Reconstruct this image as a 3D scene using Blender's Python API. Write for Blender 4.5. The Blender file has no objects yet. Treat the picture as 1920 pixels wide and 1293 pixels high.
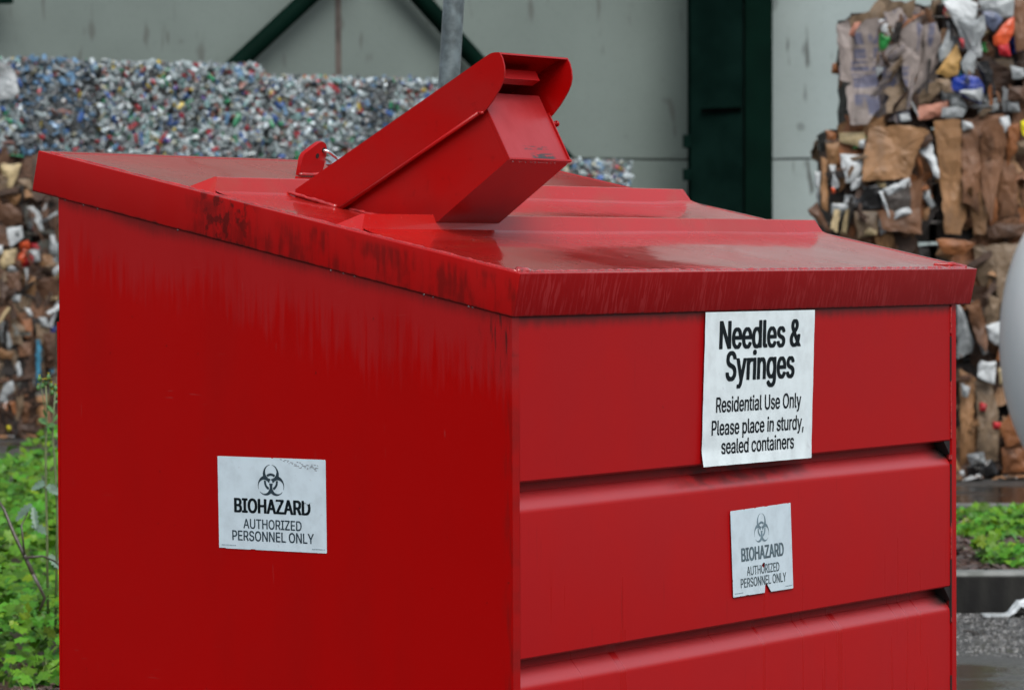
import bpy, bmesh, math, random
from mathutils import Vector, Matrix, noise as mnoise
import numpy as np
R = math.radians
scn = bpy.context.scene
col = scn.collection
random.seed(7)

# ------------------------------------------------------------------ camera
F = 6922.7                      # focal length in pixels of the 1920 px wide picture
CAMZ = 1.44
PITCH, ROLL = R(-1.3386), R(-0.2335)
cd = bpy.data.cameras.new('camera'); cam = bpy.data.objects.new('camera', cd); col.objects.link(cam)
cd.sensor_width = 36.0; cd.sensor_fit = 'HORIZONTAL'; cd.lens = F / 1920 * 36.0
cd.clip_start = 0.1; cd.clip_end = 800
fw = Vector((0, math.cos(PITCH), math.sin(PITCH))); rt = Vector((1, 0, 0)); up = rt.cross(fw)
r2 = rt * math.cos(ROLL) + up * math.sin(ROLL); u2 = -rt * math.sin(ROLL) + up * math.cos(ROLL)
mw = Matrix.Identity(4)
for i in range(3):
    mw[i][0] = r2[i]; mw[i][1] = u2[i]; mw[i][2] = -fw[i]
mw[2][3] = CAMZ
cam.matrix_world = mw
cd.dof.use_dof = True; cd.dof.focus_distance = 7.4; cd.dof.aperture_fstop = 11.0
scn.camera = cam

# ------------------------------------------------------------------ world, sun, exposure
SUN_EL, SUN_AZ = 50, 163        # azimuth: degrees clockwise from +Y (camera looks along +Y)
w = bpy.data.worlds.new('World'); scn.world = w; w.use_nodes = True
nt = w.node_tree; nt.nodes.clear()
sky = nt.nodes.new('ShaderNodeTexSky'); sky.sky_type = 'NISHITA'; sky.sun_disc = False
sky.sun_elevation = R(SUN_EL); sky.sun_rotation = R(SUN_AZ); sky.air_density = 1.0; sky.dust_density = 3.0
hs = nt.nodes.new('ShaderNodeHueSaturation'); hs.inputs['Saturation'].default_value = 0.42
bg = nt.nodes.new('ShaderNodeBackground'); bg.inputs['Strength'].default_value = 0.14
wo = nt.nodes.new('ShaderNodeOutputWorld')
nt.links.new(sky.outputs[0], hs.inputs['Color']); nt.links.new(hs.outputs[0], bg.inputs[0]); nt.links.new(bg.outputs[0], wo.inputs[0])
sl = bpy.data.lights.new('sun', 'SUN'); sun = bpy.data.objects.new('sun', sl); col.objects.link(sun)
sl.energy = 1.4; sl.angle = R(40); sl.color = (1.0, 0.98, 0.95)
d = Vector((math.sin(R(SUN_AZ)) * math.cos(R(SUN_EL)), math.cos(R(SUN_AZ)) * math.cos(R(SUN_EL)), math.sin(R(SUN_EL))))
sun.rotation_euler = d.to_track_quat('Z', 'Y').to_euler(); sun.location = (5, -5, 12)
scn.view_settings.view_transform = 'Standard'; scn.view_settings.look = 'None'
scn.view_settings.exposure = 0.52; scn.view_settings.gamma = 1; scn.view_settings.use_curve_mapping = False

# ------------------------------------------------------------------ helpers
def lin(c):
    c = c / 255.0
    return c / 12.92 if c <= 0.04045 else ((c + 0.055) / 1.055) ** 2.4
def alb(r, g, b, k=1.08):
    return tuple(min(0.8, lin(v) * k) for v in (r, g, b)) + (1.0,)
def at(u, v, Y):
    """real place of what shows at picture point u,v and stands Y metres away"""
    D = fw + (u - 960) / F * r2 + (646.5 - v) / F * u2
    k = Y / D.y
    return Vector((D.x * k, Y, CAMZ + D.z * k))

class NT:
    def __init__(s, name, rough=0.5, base=(0.5, 0.5, 0.5, 1), coat=0.0, coat_r=0.1, metal=0.0, spec=0.5):
        s.m = bpy.data.materials.new(name); s.m.use_nodes = True
        s.t = s.m.node_tree; s.b = s.t.nodes['Principled BSDF']
        s.b.inputs['Base Color'].default_value = base; s.b.inputs['Roughness'].default_value = rough
        s.b.inputs['Coat Weight'].default_value = coat; s.b.inputs['Coat Roughness'].default_value = coat_r
        s.b.inputs['Coat IOR'].default_value = 1.4
        s.b.inputs['Metallic'].default_value = metal; s.b.inputs['Specular IOR Level'].default_value = spec
        s.tc = s.t.nodes.new('ShaderNodeTexCoord')
    def n(s, ty, **kw):
        x = s.t.nodes.new(ty)
        for k, v in kw.items(): setattr(x, k, v)
        return x
    def link(s, a, b): s.t.links.new(a, b)
    def put(s, sock, v):
        if isinstance(v, (int, float)): sock.default_value = v
        elif isinstance(v, tuple): sock.default_value = v
        else: s.link(v, sock)
    def M(s, op, a, b=0.0, clamp=False):
        x = s.n('ShaderNodeMath', operation=op, use_clamp=clamp); s.put(x.inputs[0], a); s.put(x.inputs[1], b); return x.outputs[0]
    def co(s, scale=(1, 1, 1), src='Object', rot=(0, 0, 0)):
        x = s.n('ShaderNodeMapping'); s.link(s.tc.outputs[src], x.inputs[0]); x.inputs['Scale'].default_value = scale
        x.inputs['Rotation'].default_value = rot; return x.outputs[0]
    def noise(s, scale=(1, 1, 1), sc=1.0, det=3.0, src='Object', rot=(0, 0, 0), rough=0.55):
        x = s.n('ShaderNodeTexNoise'); s.link(s.co(scale, src, rot), x.inputs['Vector'])
        x.inputs['Scale'].default_value = sc; x.inputs['Detail'].default_value = det; x.inputs['Roughness'].default_value = rough
        return x.outputs['Fac']
    def xyz(s, src='Object'):
        x = s.n('ShaderNodeSeparateXYZ'); s.link(s.tc.outputs[src], x.inputs[0]); return x.outputs
    def step(s, v, a, b, c=0.0, d=1.0):
        x = s.n('ShaderNodeMapRange'); x.clamp = True; x.interpolation_type = 'SMOOTHSTEP'
        s.put(x.inputs[0], v); x.inputs[1].default_value = a; x.inputs[2].default_value = b
        x.inputs[3].default_value = c; x.inputs[4].default_value = d; return x.outputs[0]
    def mix(s, f, a, b):
        x = s.n('ShaderNodeMix', data_type='RGBA'); s.put(x.inputs[0], f); s.put(x.inputs[6], a); s.put(x.inputs[7], b); return x.outputs[2]
    def base(s, v): s.put(s.b.inputs['Base Color'], v)
    def rough(s, v): s.put(s.b.inputs['Roughness'], v)
    def bump(s, h, strength=0.3, dist=0.01, both=True):
        x = s.n('ShaderNodeBump'); s.link(h, x.inputs['Height']); x.inputs['Strength'].default_value = strength
        x.inputs['Distance'].default_value = dist; s.link(x.outputs[0], s.b.inputs['Normal'])
        if both: s.link(x.outputs[0], s.b.inputs['Coat Normal'])

def tag(o, label=None, cat=None, group=None, kind=None):
    if label: o['label'] = label
    if cat: o['category'] = cat
    if group: o['group'] = group
    if kind: o['kind'] = kind
    return o
def mesh_obj(name, verts, faces, mat=None, parent=None, smooth=False, cols=None, cmats=None):
    me = bpy.data.meshes.new(name); me.from_pydata([tuple(v) for v in verts], [], faces)
    if mat: me.materials.append(mat)
    if cols is not None:
        a = me.color_attributes.new('Col', 'FLOAT_COLOR', 'POINT')
        a.data.foreach_set('color', np.asarray(cols, dtype=np.float32).ravel())
    if smooth: me.polygons.foreach_set('use_smooth', [True] * len(me.polygons))
    me.update()
    o = bpy.data.objects.new(name, me); col.objects.link(o)
    if parent: o.parent = parent
    return o
def bm_obj(name, bm, mat=None, parent=None, smooth=False):
    bmesh.ops.recalc_face_normals(bm, faces=bm.faces)
    me = bpy.data.meshes.new(name); bm.to_mesh(me); bm.free()
    if mat: me.materials.append(mat)
    if smooth: me.polygons.foreach_set('use_smooth', [True] * len(me.polygons))
    o = bpy.data.objects.new(name, me); col.objects.link(o)
    if parent: o.parent = parent
    return o
def empty(name, loc=(0, 0, 0), rz=0.0):
    o = bpy.data.objects.new(name, None); col.objects.link(o); o.location = loc; o.rotation_euler = (0, 0, rz)
    o.empty_display_size = 0.2
    return o
def prism(bm, pts3, vec):
    """closed prism: polygon pts3 swept along vec"""
    a = [bm.verts.new(p) for p in pts3]; b = [bm.verts.new(Vector(p) + Vector(vec)) for p in pts3]
    n = len(a); bm.faces.new(a); bm.faces.new(b[::-1])
    for i in range(n): bm.faces.new((a[i], b[i], b[(i + 1) % n], a[(i + 1) % n]))
def box(bm, x0, x1, y0, y1, z0, z1):
    prism(bm, [(x0, y0, z0), (x1, y0, z0), (x1, y1, z0), (x0, y1, z0)], (0, 0, z1 - z0))
def bevel(bm, off, seg=2, ang=30):
    es = [e for e in bm.edges if len(e.link_faces) == 2 and e.calc_face_angle(0) > R(ang)]
    bmesh.ops.bevel(bm, geom=es, offset=off, segments=seg, affect='EDGES', profile=0.5, clamp_overlap=True)
def tube(bm, pts, r, n=8, cap=True):
    """round tube along pts; r number or list"""
    rs = r if isinstance(r, (list, tuple)) else [r] * len(pts)
    pts = [Vector(p) for p in pts]; rings = []
    ref = Vector((0.13, 0.21, 0.97))
    for i, p in enumerate(pts):
        t = (pts[min(i + 1, len(pts) - 1)] - pts[max(i - 1, 0)]).normalized()
        a = t.cross(ref)
        if a.length < 1e-3: a = t.cross(Vector((1, 0, 0)))
        a.normalize(); b = t.cross(a)
        rings.append([bm.verts.new(p + (a * math.cos(2 * math.pi * k / n) + b * math.sin(2 * math.pi * k / n)) * rs[i]) for k in range(n)])
    for A, B in zip(rings, rings[1:]):
        for k in range(n): bm.faces.new((A[k], A[(k + 1) % n], B[(k + 1) % n], B[k]))
    if cap: bm.faces.new(rings[0][::-1]); bm.faces.new(rings[-1])
def shade_auto(o, ang=35):
    me = o.data
    me.polygons.foreach_set('use_smooth', [True] * len(me.polygons))
    bm = bmesh.new(); bm.from_mesh(me)
    for e in bm.edges:
        e.smooth = not (len(e.link_faces) == 2 and e.calc_face_angle(0) > R(ang))
    bm.to_mesh(me); bm.free()

# ------------------------------------------------------------------ materials
RED = (0.34, 0.0008, 0.0008, 1); MILK = (0.34, 0.004, 0.006, 1); BLACK = (0.012, 0.010, 0.009, 1)
def lidline(s, y):      # height of the rim's bottom edge above body coordinate y
    return s.M('ADD', s.M('MULTIPLY', y, 0.2155), 1.3345)
def paint_side():
    s = NT('red_side_paint', coat=0.0, coat_r=0.12, spec=0.14)
    x, y, z = s.xyz(); q = s.M('SUBTRACT', lidline(s, y), z)
    streak = s.noise((1, 26, 1.6), 3.2, 4); fine = s.noise((1, 90, 5), 2.0, 3); blot = s.noise((1, 1, 1), 5.0, 4)
    edge = s.M('ADD', s.M('MULTIPLY', s.M('SUBTRACT', streak, 0.5), 0.30), s.M('MULTIPLY', s.M('SUBTRACT', blot, 0.5), 0.25))
    milk = s.step(s.M('ADD', q, edge), 0.17, 0.06)
    milk = s.M('MULTIPLY', milk, 0.55)
    c = s.mix(milk, RED, (0.31, 0.014, 0.016, 1))
    c = s.mix(s.M('MULTIPLY', s.step(s.noise((1, 3, 1), 2.2, 5), 0.45, 0.75), 0.35), c, (0.26, 0.002, 0.002, 1))
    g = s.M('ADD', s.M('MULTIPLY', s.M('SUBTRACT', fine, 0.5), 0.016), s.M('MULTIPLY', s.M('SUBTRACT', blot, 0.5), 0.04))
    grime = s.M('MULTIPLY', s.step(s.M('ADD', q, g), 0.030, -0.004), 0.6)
    # black runs close to the front corner
    near = s.M('MULTIPLY', s.step(y, 0.10, 0.01), s.step(q, 0.16, 0.02))
    run = s.M('MULTIPLY', near, s.step(s.noise((1, 60, 6), 2.4, 3), 0.50, 0.66))
    grime = s.M('MAXIMUM', grime, s.M('MULTIPLY', run, 0.85))
    cor = s.M('MULTIPLY', s.step(y, 0.03, 0.004), s.step(s.noise((1, 20, 3), 4, 3), 0.4, 0.7))
    grime = s.M('MAXIMUM', grime, s.M('MULTIPLY', cor, 0.35))
    speck = s.step(s.noise((1, 1, 1), 60, 2), 0.735, 0.77)
    grime = s.M('MAXIMUM', grime, s.M('MULTIPLY', speck, 0.4))
    scr = s.M('MULTIPLY', s.step(s.noise((1, 5, 70), 2.0, 2, rot=(0.5, 0, 0)), 0.69, 0.72), s.step(s.noise((1, 1, 1), 2.4, 2), 0.52, 0.62))
    scr2 = s.M('MULTIPLY', s.step(s.noise((1, 60, 5), 2.0, 2, rot=(0.25, 0, 0)), 0.70, 0.73), s.step(s.noise((1, 1, 1), 3.1, 2), 0.50, 0.6))
    c = s.mix(s.M('MULTIPLY', s.M('MAXIMUM', scr, scr2), 0.45), c, (0.30, 0.035, 0.035, 1))
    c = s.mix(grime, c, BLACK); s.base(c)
    s.rough(s.M('ADD', s.M('MULTIPLY', milk, 0.22), 0.30))
    s.put(s.b.inputs['Coat Weight'], s.M('MULTIPLY', s.M('SUBTRACT', 1.0, milk), 0.05, True))
    s.bump(s.M('ADD', s.M('MULTIPLY', s.noise((1, 1, 1), 3.0, 2), 1.0), s.M('MULTIPLY', s.noise((1, 1, 1), 250, 2), 0.02)), 0.30, 0.008)
    return s.m
def paint_front():
    s = NT('red_front_paint', coat=0.0, coat_r=0.2, spec=0.20)
    x, y, z = s.xyz(); q = s.M('SUBTRACT', 1.334, z)
    big = s.noise((1, 1, 1), 3.5, 4); fine = s.noise((50, 1, 3), 2.0, 3)
    c = s.mix(s.step(big, 0.35, 0.7), MILK, (0.36, 0.003, 0.004, 1))
    # wet runs of deeper red, narrow and vertical
    wet = s.M('MULTIPLY', s.step(s.noise((30, 1, 0.8), 1.6, 2), 0.62, 0.66), s.step(z, 1.0, 0.78))
    def run(x0, wd, z1):
        a = s.M('ABSOLUTE', s.M('SUBTRACT', s.M('ADD', x, s.M('MULTIPLY', s.noise((8, 1, 20), 1.5, 2), 0.012)), x0))
        return s.M('MULTIPLY', s.step(a, wd, wd * 0.6), s.step(z, z1, z1 - 0.02))
    for a in ((0.395, 0.016, 0.74), (1.285, 0.014, 0.70), (0.40, 0.012, 0.64)): wet = s.M('MAXIMUM', wet, run(*a))
    c = s.mix(s.M('MULTIPLY', wet, 0.7), c, (0.34, 0.0008, 0.0008, 1))
    c = s.mix(s.M('MULTIPLY', s.step(fine, 0.64, 0.72), 0.22), c, (0.10, 0.004, 0.004, 1))
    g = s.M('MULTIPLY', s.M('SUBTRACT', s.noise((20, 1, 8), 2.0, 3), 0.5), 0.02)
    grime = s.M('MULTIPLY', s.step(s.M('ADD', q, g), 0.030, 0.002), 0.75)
    # dirt collected in the groove (set back from the face)
    dirt = 0.0
    # black scuff below the paper sign; groove recess blackened towards its right end
    a = s.M('MULTIPLY', s.step(s.M('ABSOLUTE', s.M('SUBTRACT', x, 0.86)), 0.36, 0.10), s.step(s.M('ABSOLUTE', s.M('SUBTRACT', z, 1.003)), 0.035, 0.008))
    a = s.M('MULTIPLY', a, s.step(s.noise((4, 1, 10), 5, 3), 0.36, 0.62))
    b_ = s.M('MULTIPLY', s.step(x, 1.70, 1.80), s.step(y, 0.004, 0.015))
    grime = s.M('MAXIMUM', s.M('MAXIMUM', grime, dirt), s.M('MAXIMUM', s.M('MULTIPLY', a, 0.6), b_))
    speck = s.step(s.noise((1, 1, 1), 45, 2), 0.75, 0.78)
    grime = s.M('MAXIMUM', grime, s.M('MULTIPLY', speck, 0.35))
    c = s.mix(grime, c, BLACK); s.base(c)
    nn = s.xyz('Normal'); upf = s.step(nn[2], 0.15, 0.7)
    s.put(s.b.inputs['Coat Weight'], s.M('MULTIPLY', upf, 0.9)); s.b.inputs['Coat Roughness'].default_value = 0.28; s.put(s.b.inputs['Specular IOR Level'], s.M('ADD', 0.16, s.M('MULTIPLY', upf, 0.8)))
    s.rough(s.M('ADD', s.M('MULTIPLY', s.M('SUBTRACT', 1.0, wet), 0.2), 0.25))
    s.bump(s.M('ADD', s.noise((1, 1, 1), 2.6, 2), s.M('MULTIPLY', s.noise((1, 1, 1), 250, 2), 0.02)), 0.12, 0.006)
    return s.m
def paint_rim():
    s = NT('red_rim_paint', coat=0.2, coat_r=0.12, spec=0.10, rough=0.38)
    x, y, z = s.xyz()
    top = s.M('ADD', lidline(s, y), 0.082); q = s.M('SUBTRACT', top, z)           # 0 at upper edge, .08 at lower
    nn = s.xyz('Normal'); isfront = s.step(nn[1], -0.6, -0.85); upf = s.step(nn[2], 0.25, 0.8)
    s.put(s.b.inputs['Coat Weight'], s.M('ADD', 0.02, s.M('MULTIPLY', upf, 0.95)))
    # slanted pale brush strokes on the front rim
    wv = s.n('ShaderNodeTexWave', wave_type='BANDS', bands_direction='X'); s.link(s.co((1, 0, 0.20), rot=(0, 0, 0)), wv.inputs['Vector'])
    wv.inputs['Scale'].default_value = 17; wv.inputs['Distortion'].default_value = 9; wv.inputs['Detail'].default_value = 2; wv.inputs['Detail Scale'].default_value = 4
    st = s.M('MULTIPLY', s.step(wv.outputs['Fac'], 0.5, 0.9), s.step(s.noise((12, 1, 9), 1.5, 4), 0.38, 0.62))
    c = s.mix(s.noise((1, 3, 1), 4, 4), RED, (0.33, 0.010, 0.010, 1))
    cf = s.mix(st, (0.25, 0.004, 0.005, 1), (0.30, 0.018, 0.020, 1))
    c = s.mix(isfront, c, cf)
    # dark weathering on the sloping left rim
    pat = s.M('ADD', s.M('MULTIPLY', s.noise((1, 44, 7), 1.7, 4), 0.55), s.M('MULTIPLY', s.noise((1, 7, 7), 1.9, 4), 0.55))
    band = s.M('MULTIPLY', s.step(y, 0.80, 0.70), s.step(q, 0.002, 0.02))
    gr = s.M('MULTIPLY', s.M('MULTIPLY', s.step(pat, 0.48, 0.68), band), 0.5)
    blk = s.M('MULTIPLY', s.step(s.M('ABSOLUTE', s.M('SUBTRACT', y, 0.66)), 0.10, 0.03), s.step(s.noise((1, 16, 12), 3, 5), 0.46, 0.58))
    gr = s.M('MAXIMUM', gr, s.M('MULTIPLY', blk, 0.72))
    gr = s.M('MULTIPLY', gr, s.M('SUBTRACT', 1.0, isfront))
    c = s.mix(gr, c, (0.020, 0.006, 0.005, 1))
    low = s.M('MULTIPLY', s.step(s.M('ADD', q, s.M('MULTIPLY', s.noise((20, 20, 1), 3, 3), 0.01)), 0.083, 0.090), 0.8)
    c = s.mix(low, c, BLACK); s.base(c)
    s.bump(s.noise((1, 1, 1), 40, 3), 0.05, 0.004)
    return s.m
def paint_lid():
    s = NT('red_wet_lid_paint', coat=0.75, coat_r=0.04, spec=0.22)
    x, y, z = s.xyz()
    n1 = s.noise((1, 1, 1), 4, 4); drops = s.noise((1, 1, 1), 170, 1); rust = s.noise((2, 9, 1), 3, 5)
    c = s.mix(s.step(n1, 0.35, 0.7), (0.42, 0.008, 0.007, 1), (0.36, 0.014, 0.010, 1))
    c = s.mix(s.M('MULTIPLY', s.step(rust, 0.5, 0.75), 0.5), c, (0.30, 0.045, 0.025, 1))
    s.base(c)
    s.rough(s.step(n1, 0.3, 0.7, 0.16, 0.34))
    s.put(s.b.inputs['Coat Roughness'], s.step(s.noise((1, 1, 1), 9, 3), 0.35, 0.75, 0.03, 0.13))
    dm = s.M('MULTIPLY', s.step(drops, 0.68, 0.78), s.step(s.noise((1, 1, 1), 3.3, 2), 0.50, 0.62))
    h = s.M('ADD', s.M('MULTIPLY', s.noise((1, 1, 1), 5, 2), 0.35), s.M('MULTIPLY', dm, 0.25))
    h = s.M('ADD', h, s.M('MULTIPLY', s.noise((3, 14, 1), 6, 3), 0.03))
    s.bump(h, 0.35, 0.008)
    return s.m
def paint_box(name='red_chute_paint', inner=False):
    s = NT(name, coat=0.25, coat_r=0.10, spec=0.22, rough=0.34)
    x, y, z = s.xyz()
    c = s.mix(s.step(s.noise((1, 1, 1), 6, 4), 0.4, 0.75), RED, (0.31, 0.006, 0.006, 1))
    c = s.mix(s.M('MULTIPLY', s.step(s.noise((3, 40, 40), 1.5, 3, rot=(0, 0, 0)), 0.6, 0.75), 0.25), c, (0.12, 0.003, 0.003, 1))
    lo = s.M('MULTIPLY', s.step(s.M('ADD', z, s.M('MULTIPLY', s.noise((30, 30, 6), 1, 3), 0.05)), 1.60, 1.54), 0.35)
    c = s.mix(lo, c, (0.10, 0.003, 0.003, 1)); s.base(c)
    s.bump(s.noise((1, 1, 1), 12, 3), 0.06, 0.004)
    return s.m
def paint_flap():
    s = NT('red_flap_paint', coat=0.4, coat_r=0.2, spec=0.5, rough=0.42)
    x, y, z = s.xyz()
    c = s.mix(s.step(s.noise((1, 1, 1), 9, 4), 0.35, 0.7), (0.38, 0.022, 0.026, 1), (0.33, 0.008, 0.010, 1))
    a = s.M('MULTIPLY', s.step(s.M('ABSOLUTE', s.M('SUBTRACT', x, 0.435)), 0.050, 0.030), s.step(z, 1.6485, 1.6425))
    a = s.M('MULTIPLY', a, s.step(s.noise((6, 1, 30), 5, 3), 0.38, 0.5))
    a2 = s.M('MULTIPLY', s.step(s.M('ABSOLUTE', s.M('SUBTRACT', x, 0.415)), 0.055, 0.035), s.step(s.M('ABSOLUTE', s.M('SUBTRACT', z, 1.656)), 0.0045, 0.003))
    a2 = s.M('MULTIPLY', a2, s.step(s.noise((6, 1, 30), 8, 3), 0.42, 0.6))
    c = s.mix(s.M('MAXIMUM', a, s.M('MULTIPLY', a2, 0.7)), c, (0.035, 0.030, 0.030, 1)); s.base(c)
    s.bump(s.noise((9, 9, 2), 9, 3, rot=(0, 0, 0.3)), 0.08, 0.004)
    return s.m
def simple(name, c, rough=0.5, var=0.25, sc=6.0, coat=0.0, metal=0.0, bump=0.0, spec=0.5, det=4):
    s = NT(name, rough=rough, coat=coat, metal=metal, spec=spec)
    d_ = tuple(v * (1 - var) for v in c[:3]) + (1,); e_ = tuple(min(0.85, v * (1 + var)) for v in c[:3]) + (1,)
    s.base(s.mix(s.step(s.noise((1, 1, 1), sc, det), 0.3, 0.7), d_, e_))
    if bump: s.bump(s.noise((1, 1, 1), sc * 3, det), bump, 0.02)
    return s.m

MS, MF, MR, ML, MB_, MFL = paint_side(), paint_front(), paint_rim(), paint_lid(), paint_box(), paint_flap()
M_bead = simple('red_weld_bead', (0.36, 0.02, 0.02, 1), 0.2, 0.3, 60, coat=1.0)
M_dark = simple('dark_gap', (0.01, 0.006, 0.006, 1), 0.8)
M_steel = simple('lock_steel', (0.55, 0.57, 0.58, 1), 0.25, 0.2, 30, metal=0.9)
M_galv = simple('galvanised_steel', (0.13, 0.165, 0.175, 1), 0.45, 0.4, 28, metal=0.3, bump=0.03)

# ------------------------------------------------------------------ dumpster
W_, D_ = 1.83, 1.0752
AL = R(12.1603); LX0, LY0, LZ0 = -0.002, -0.020, 1.4129
LW, LL, LH = 1.9055, 1.172, 0.0828
def L(x, t, n):   # lid coordinates (across, up the slope, out of the sheet) to body coordinates
    return Vector((LX0 + x, LY0 + t * math.cos(AL) - n * math.sin(AL), LZ0 + t * math.sin(AL) + n * math.cos(AL)))
dump = empty('dumpster', (0.0, 6.7700, 0.0), R(56.9832))
tag(dump, 'big red steel dumpster with sloping wet lid and a needle drop chute', 'dumpster')
ZL = lambda y: 1.3345 + 0.2155 * y + 0.03     # body top hidden inside the rim

bm = bmesh.new()      # left side sheet, folded round the front edge
prism(bm, [(0, 0, 0.12), (0, D_, 0.12), (0, D_, ZL(D_)), (0, 0, ZL(0))], (0.024, 0, 0))
bevel(bm, 0.006, 3)
o = bm_obj('side_panel', bm, MS, dump); shade_auto(o)
bm = bmesh.new()
prism(bm, [(W_ - 0.021, -0.002, 0.12), (W_ - 0.021, D_, 0.12), (W_ - 0.021, D_, ZL(D_)), (W_ - 0.021, -0.002, ZL(0))], (0.021, 0, 0))
bevel(bm, 0.003, 2)
o = bm_obj('side_panel', bm, MF, dump); shade_auto(o)
bm = bmesh.new()      # back sheet
box(bm, 0.026, W_ - 0.023, D_ - 0.02, D_ - 0.002, 0.12, ZL(D_) - 0.004)
bm_obj('back_panel', bm, MS, dump)
bm = bmesh.new()      # bottom
box(bm, 0.026, W_ - 0.023, 0.06, D_ - 0.022, 0.12, 0.14)
bm_obj('bottom_panel', bm, MS, dump)
bm = bmesh.new(); box(bm, -0.001, W_ + 0.001, D_ + 0.0005, D_ + 0.0055, 0.2, 1.318); bevel(bm, 0.003, 1)
bm_obj('back_rail', bm, MS, dump)
for x in (0.12, W_ - 0.3):
    for y in (0.1, D_ - 0.25):
        bm = bmesh.new(); box(bm, x, x + 0.16, y, y + 0.14, 0.0, 0.119); bevel(bm, 0.006, 1)
        bm_obj('foot', bm, MS, dump)
# fork pocket low on the left side
bm = bmesh.new()
box(bm, -0.09, -0.001, 0.18, 0.92, 0.46, 0.47); box(bm, -0.09, -0.001, 0.18, 0.92, 0.29, 0.30); box(bm, -0.10, -0.0905, 0.18, 0.92, 0.29, 0.47)
bm_obj('fork_pocket', bm, MS, dump)

# front sheet with two inward pressed grooves
prof = [(0.0, 1.372)]
for zt in (1.0265, 0.699):
    prof += [(0.0, zt + 0.004), (0.0025, zt + 0.001), (0.006, zt), (0.025, zt + 0.001), (0.028, zt - 0.003), (0.0275, zt - 0.0180), (0.025, zt - 0.0205),
             (0.0065, zt - 0.042), (0.0026, zt - 0.0475), (0.0009, zt - 0.052), (0.0, zt - 0.058)]
prof += [(0.0, 0.12)]
x0, x1 = 0.0255, W_ - 0.0255
nx = 24; V = []; Fc = []
for i in range(nx + 1):
    x = x0 + (x1 - x0) * i / nx
    for (y, z) in prof:
        # bowing of the sheet between the grooves, a few millimetres
        V.append((x, y + 0.0005 * math.sin(3.1 * x + z * 5) * (1 if y < 0.001 and 0.15 < z < 1.33 else 0) + 0.001, z))
m_ = len(prof)
# cut corner at right end of the groove's lower slope
for i in range(nx):
    for j in range(m_ - 1):
        a = i * m_ + j; Fc.append((a, a + 1, a + 1 + m_, a + m_))
o = mesh_obj('front_panel', V, Fc, MF, dump, smooth=True); shade_auto(o, 28)
for zt in (1.0265, 0.699):      # dark wedge standing in for the shade inside the open groove ends
    bm = bmesh.new(); prism(bm, [(W_ - 0.0250, 0.0290, zt + 0.001), (W_ - 0.0250, 0.0290, zt - 0.030), (W_ - 0.055, 0.0290, zt + 0.001)], (0, -0.0275, 0))
    bm_obj('groove_end_shade', bm, M_dark, dump)
for (za, zb) in ((0.62, 0.76), (0.835, 0.975), (1.16, 1.262), (0.3, 0.5)):
    bm = bmesh.new(); box(bm, W_ - 0.0252, W_ - 0.0212, -0.0015, 0.004, za, zb)
    bm_obj('seam_gap', bm, M_dark, dump)
bm = bmesh.new()
for k in range(60):
    z = 0.62 + k * 0.0118
    if (0.835 < z < 0.975) or (0.62 < z < 0.76) or (1.16 < z < 1.262) or 0.995 < z < 1.03: continue
    box(bm, W_ - 0.0250, W_ - 0.0213, -0.002 + random.uniform(-0.0004, 0.0006), 0.004, z, z + 0.0105)
o = bm_obj('weld_seam', bm, M_bead, dump); o['kind'] = 'stuff'

# ---- lid
lid = bpy.data.objects.new('lid', None)
bm = bmesh.new()
n0 = -0.0002
sx0, sx1, st0, st1 = 0.016, LW - 0.016, 0.016, LL - 0.016
nx, ny = 40, 26
def sheet_n(x, t):
    e = min((x - sx0) / (sx1 - sx0) * nx, (sx1 - x) / (sx1 - sx0) * nx, (t - st0) / (st1 - st0) * ny * 1.5, (st1 - t) / (st1 - st0) * ny * 1.5) / 3.0; e = max(0, min(1, e))
    return n0 - 0.001 + (-0.004 + 0.003 * mnoise.noise(Vector((x * 1.6, t * 2.2, 0.3)))) * e
V = []; Fc = []
for i in range(nx + 1):
    for j in range(ny + 1):
        x = sx0 + (sx1 - sx0) * i / nx; t = st0 + (st1 - st0) * j / ny
        e = min(i, nx - i, j * 1.5, (ny - j) * 1.5) / 3.0; e = min(1, e)
        sag = (-0.004 + 0.003 * mnoise.noise(Vector((x * 1.6, t * 2.2, 0.3)))) * e
        V.append(L(x, t, sheet_n(x, t)))
for i in range(nx):
    for j in range(ny):
        a = i * (ny + 1) + j; Fc.append((a, a + ny + 1, a + ny + 2, a + 1))
lid = mesh_obj('lid', V, Fc, ML, dump, smooth=True)
lid['label'] = 'sloping wet lid sheet with folded rim and two pressed ribs'
# rim: angle section round all four edges
def rim_piece(a, b):
    """side rim as mitred box pieces along one edge; a,b corner ids 0..3"""
    C0 = [(0, 0), (LW, 0), (LW, LL), (0, LL)]; ins = 0.017
    C1 = [(ins, ins), (LW - ins, ins), (LW - ins, LL - ins), (ins, LL - ins)]
    C2 = [(0.0045, 0.0045), (LW - 0.0045, 0.0045), (LW - 0.0045, LL - 0.0045), (0.0045, LL - 0.0045)]
    sec = lambda k: [L(*C0[k], 0), L(*C0[k], -LH), L(*C2[k], -LH), L(*C2[k], -0.0045), L(*C1[k], -0.0045), L(*C1[k], 0)]
    return sec(a), sec(b)
bm = bmesh.new()
secs = [rim_piece(k, k)[0] for k in range(4)]
vs = [[bm.verts.new(p) for p in s_] for s_ in secs]
for k in range(4):
    A, B = vs[k], vs[(k + 1) % 4]
    for i in range(6): bm.faces.new((A[i], A[(i + 1) % 6], B[(i + 1) % 6], B[i]))
bmesh.ops.recalc_face_normals(bm, faces=bm.faces)
bevel(bm, 0.0055, 4, 60)
o = bm_obj('rim', bm, MR, lid); shade_auto(o, 40)
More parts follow.
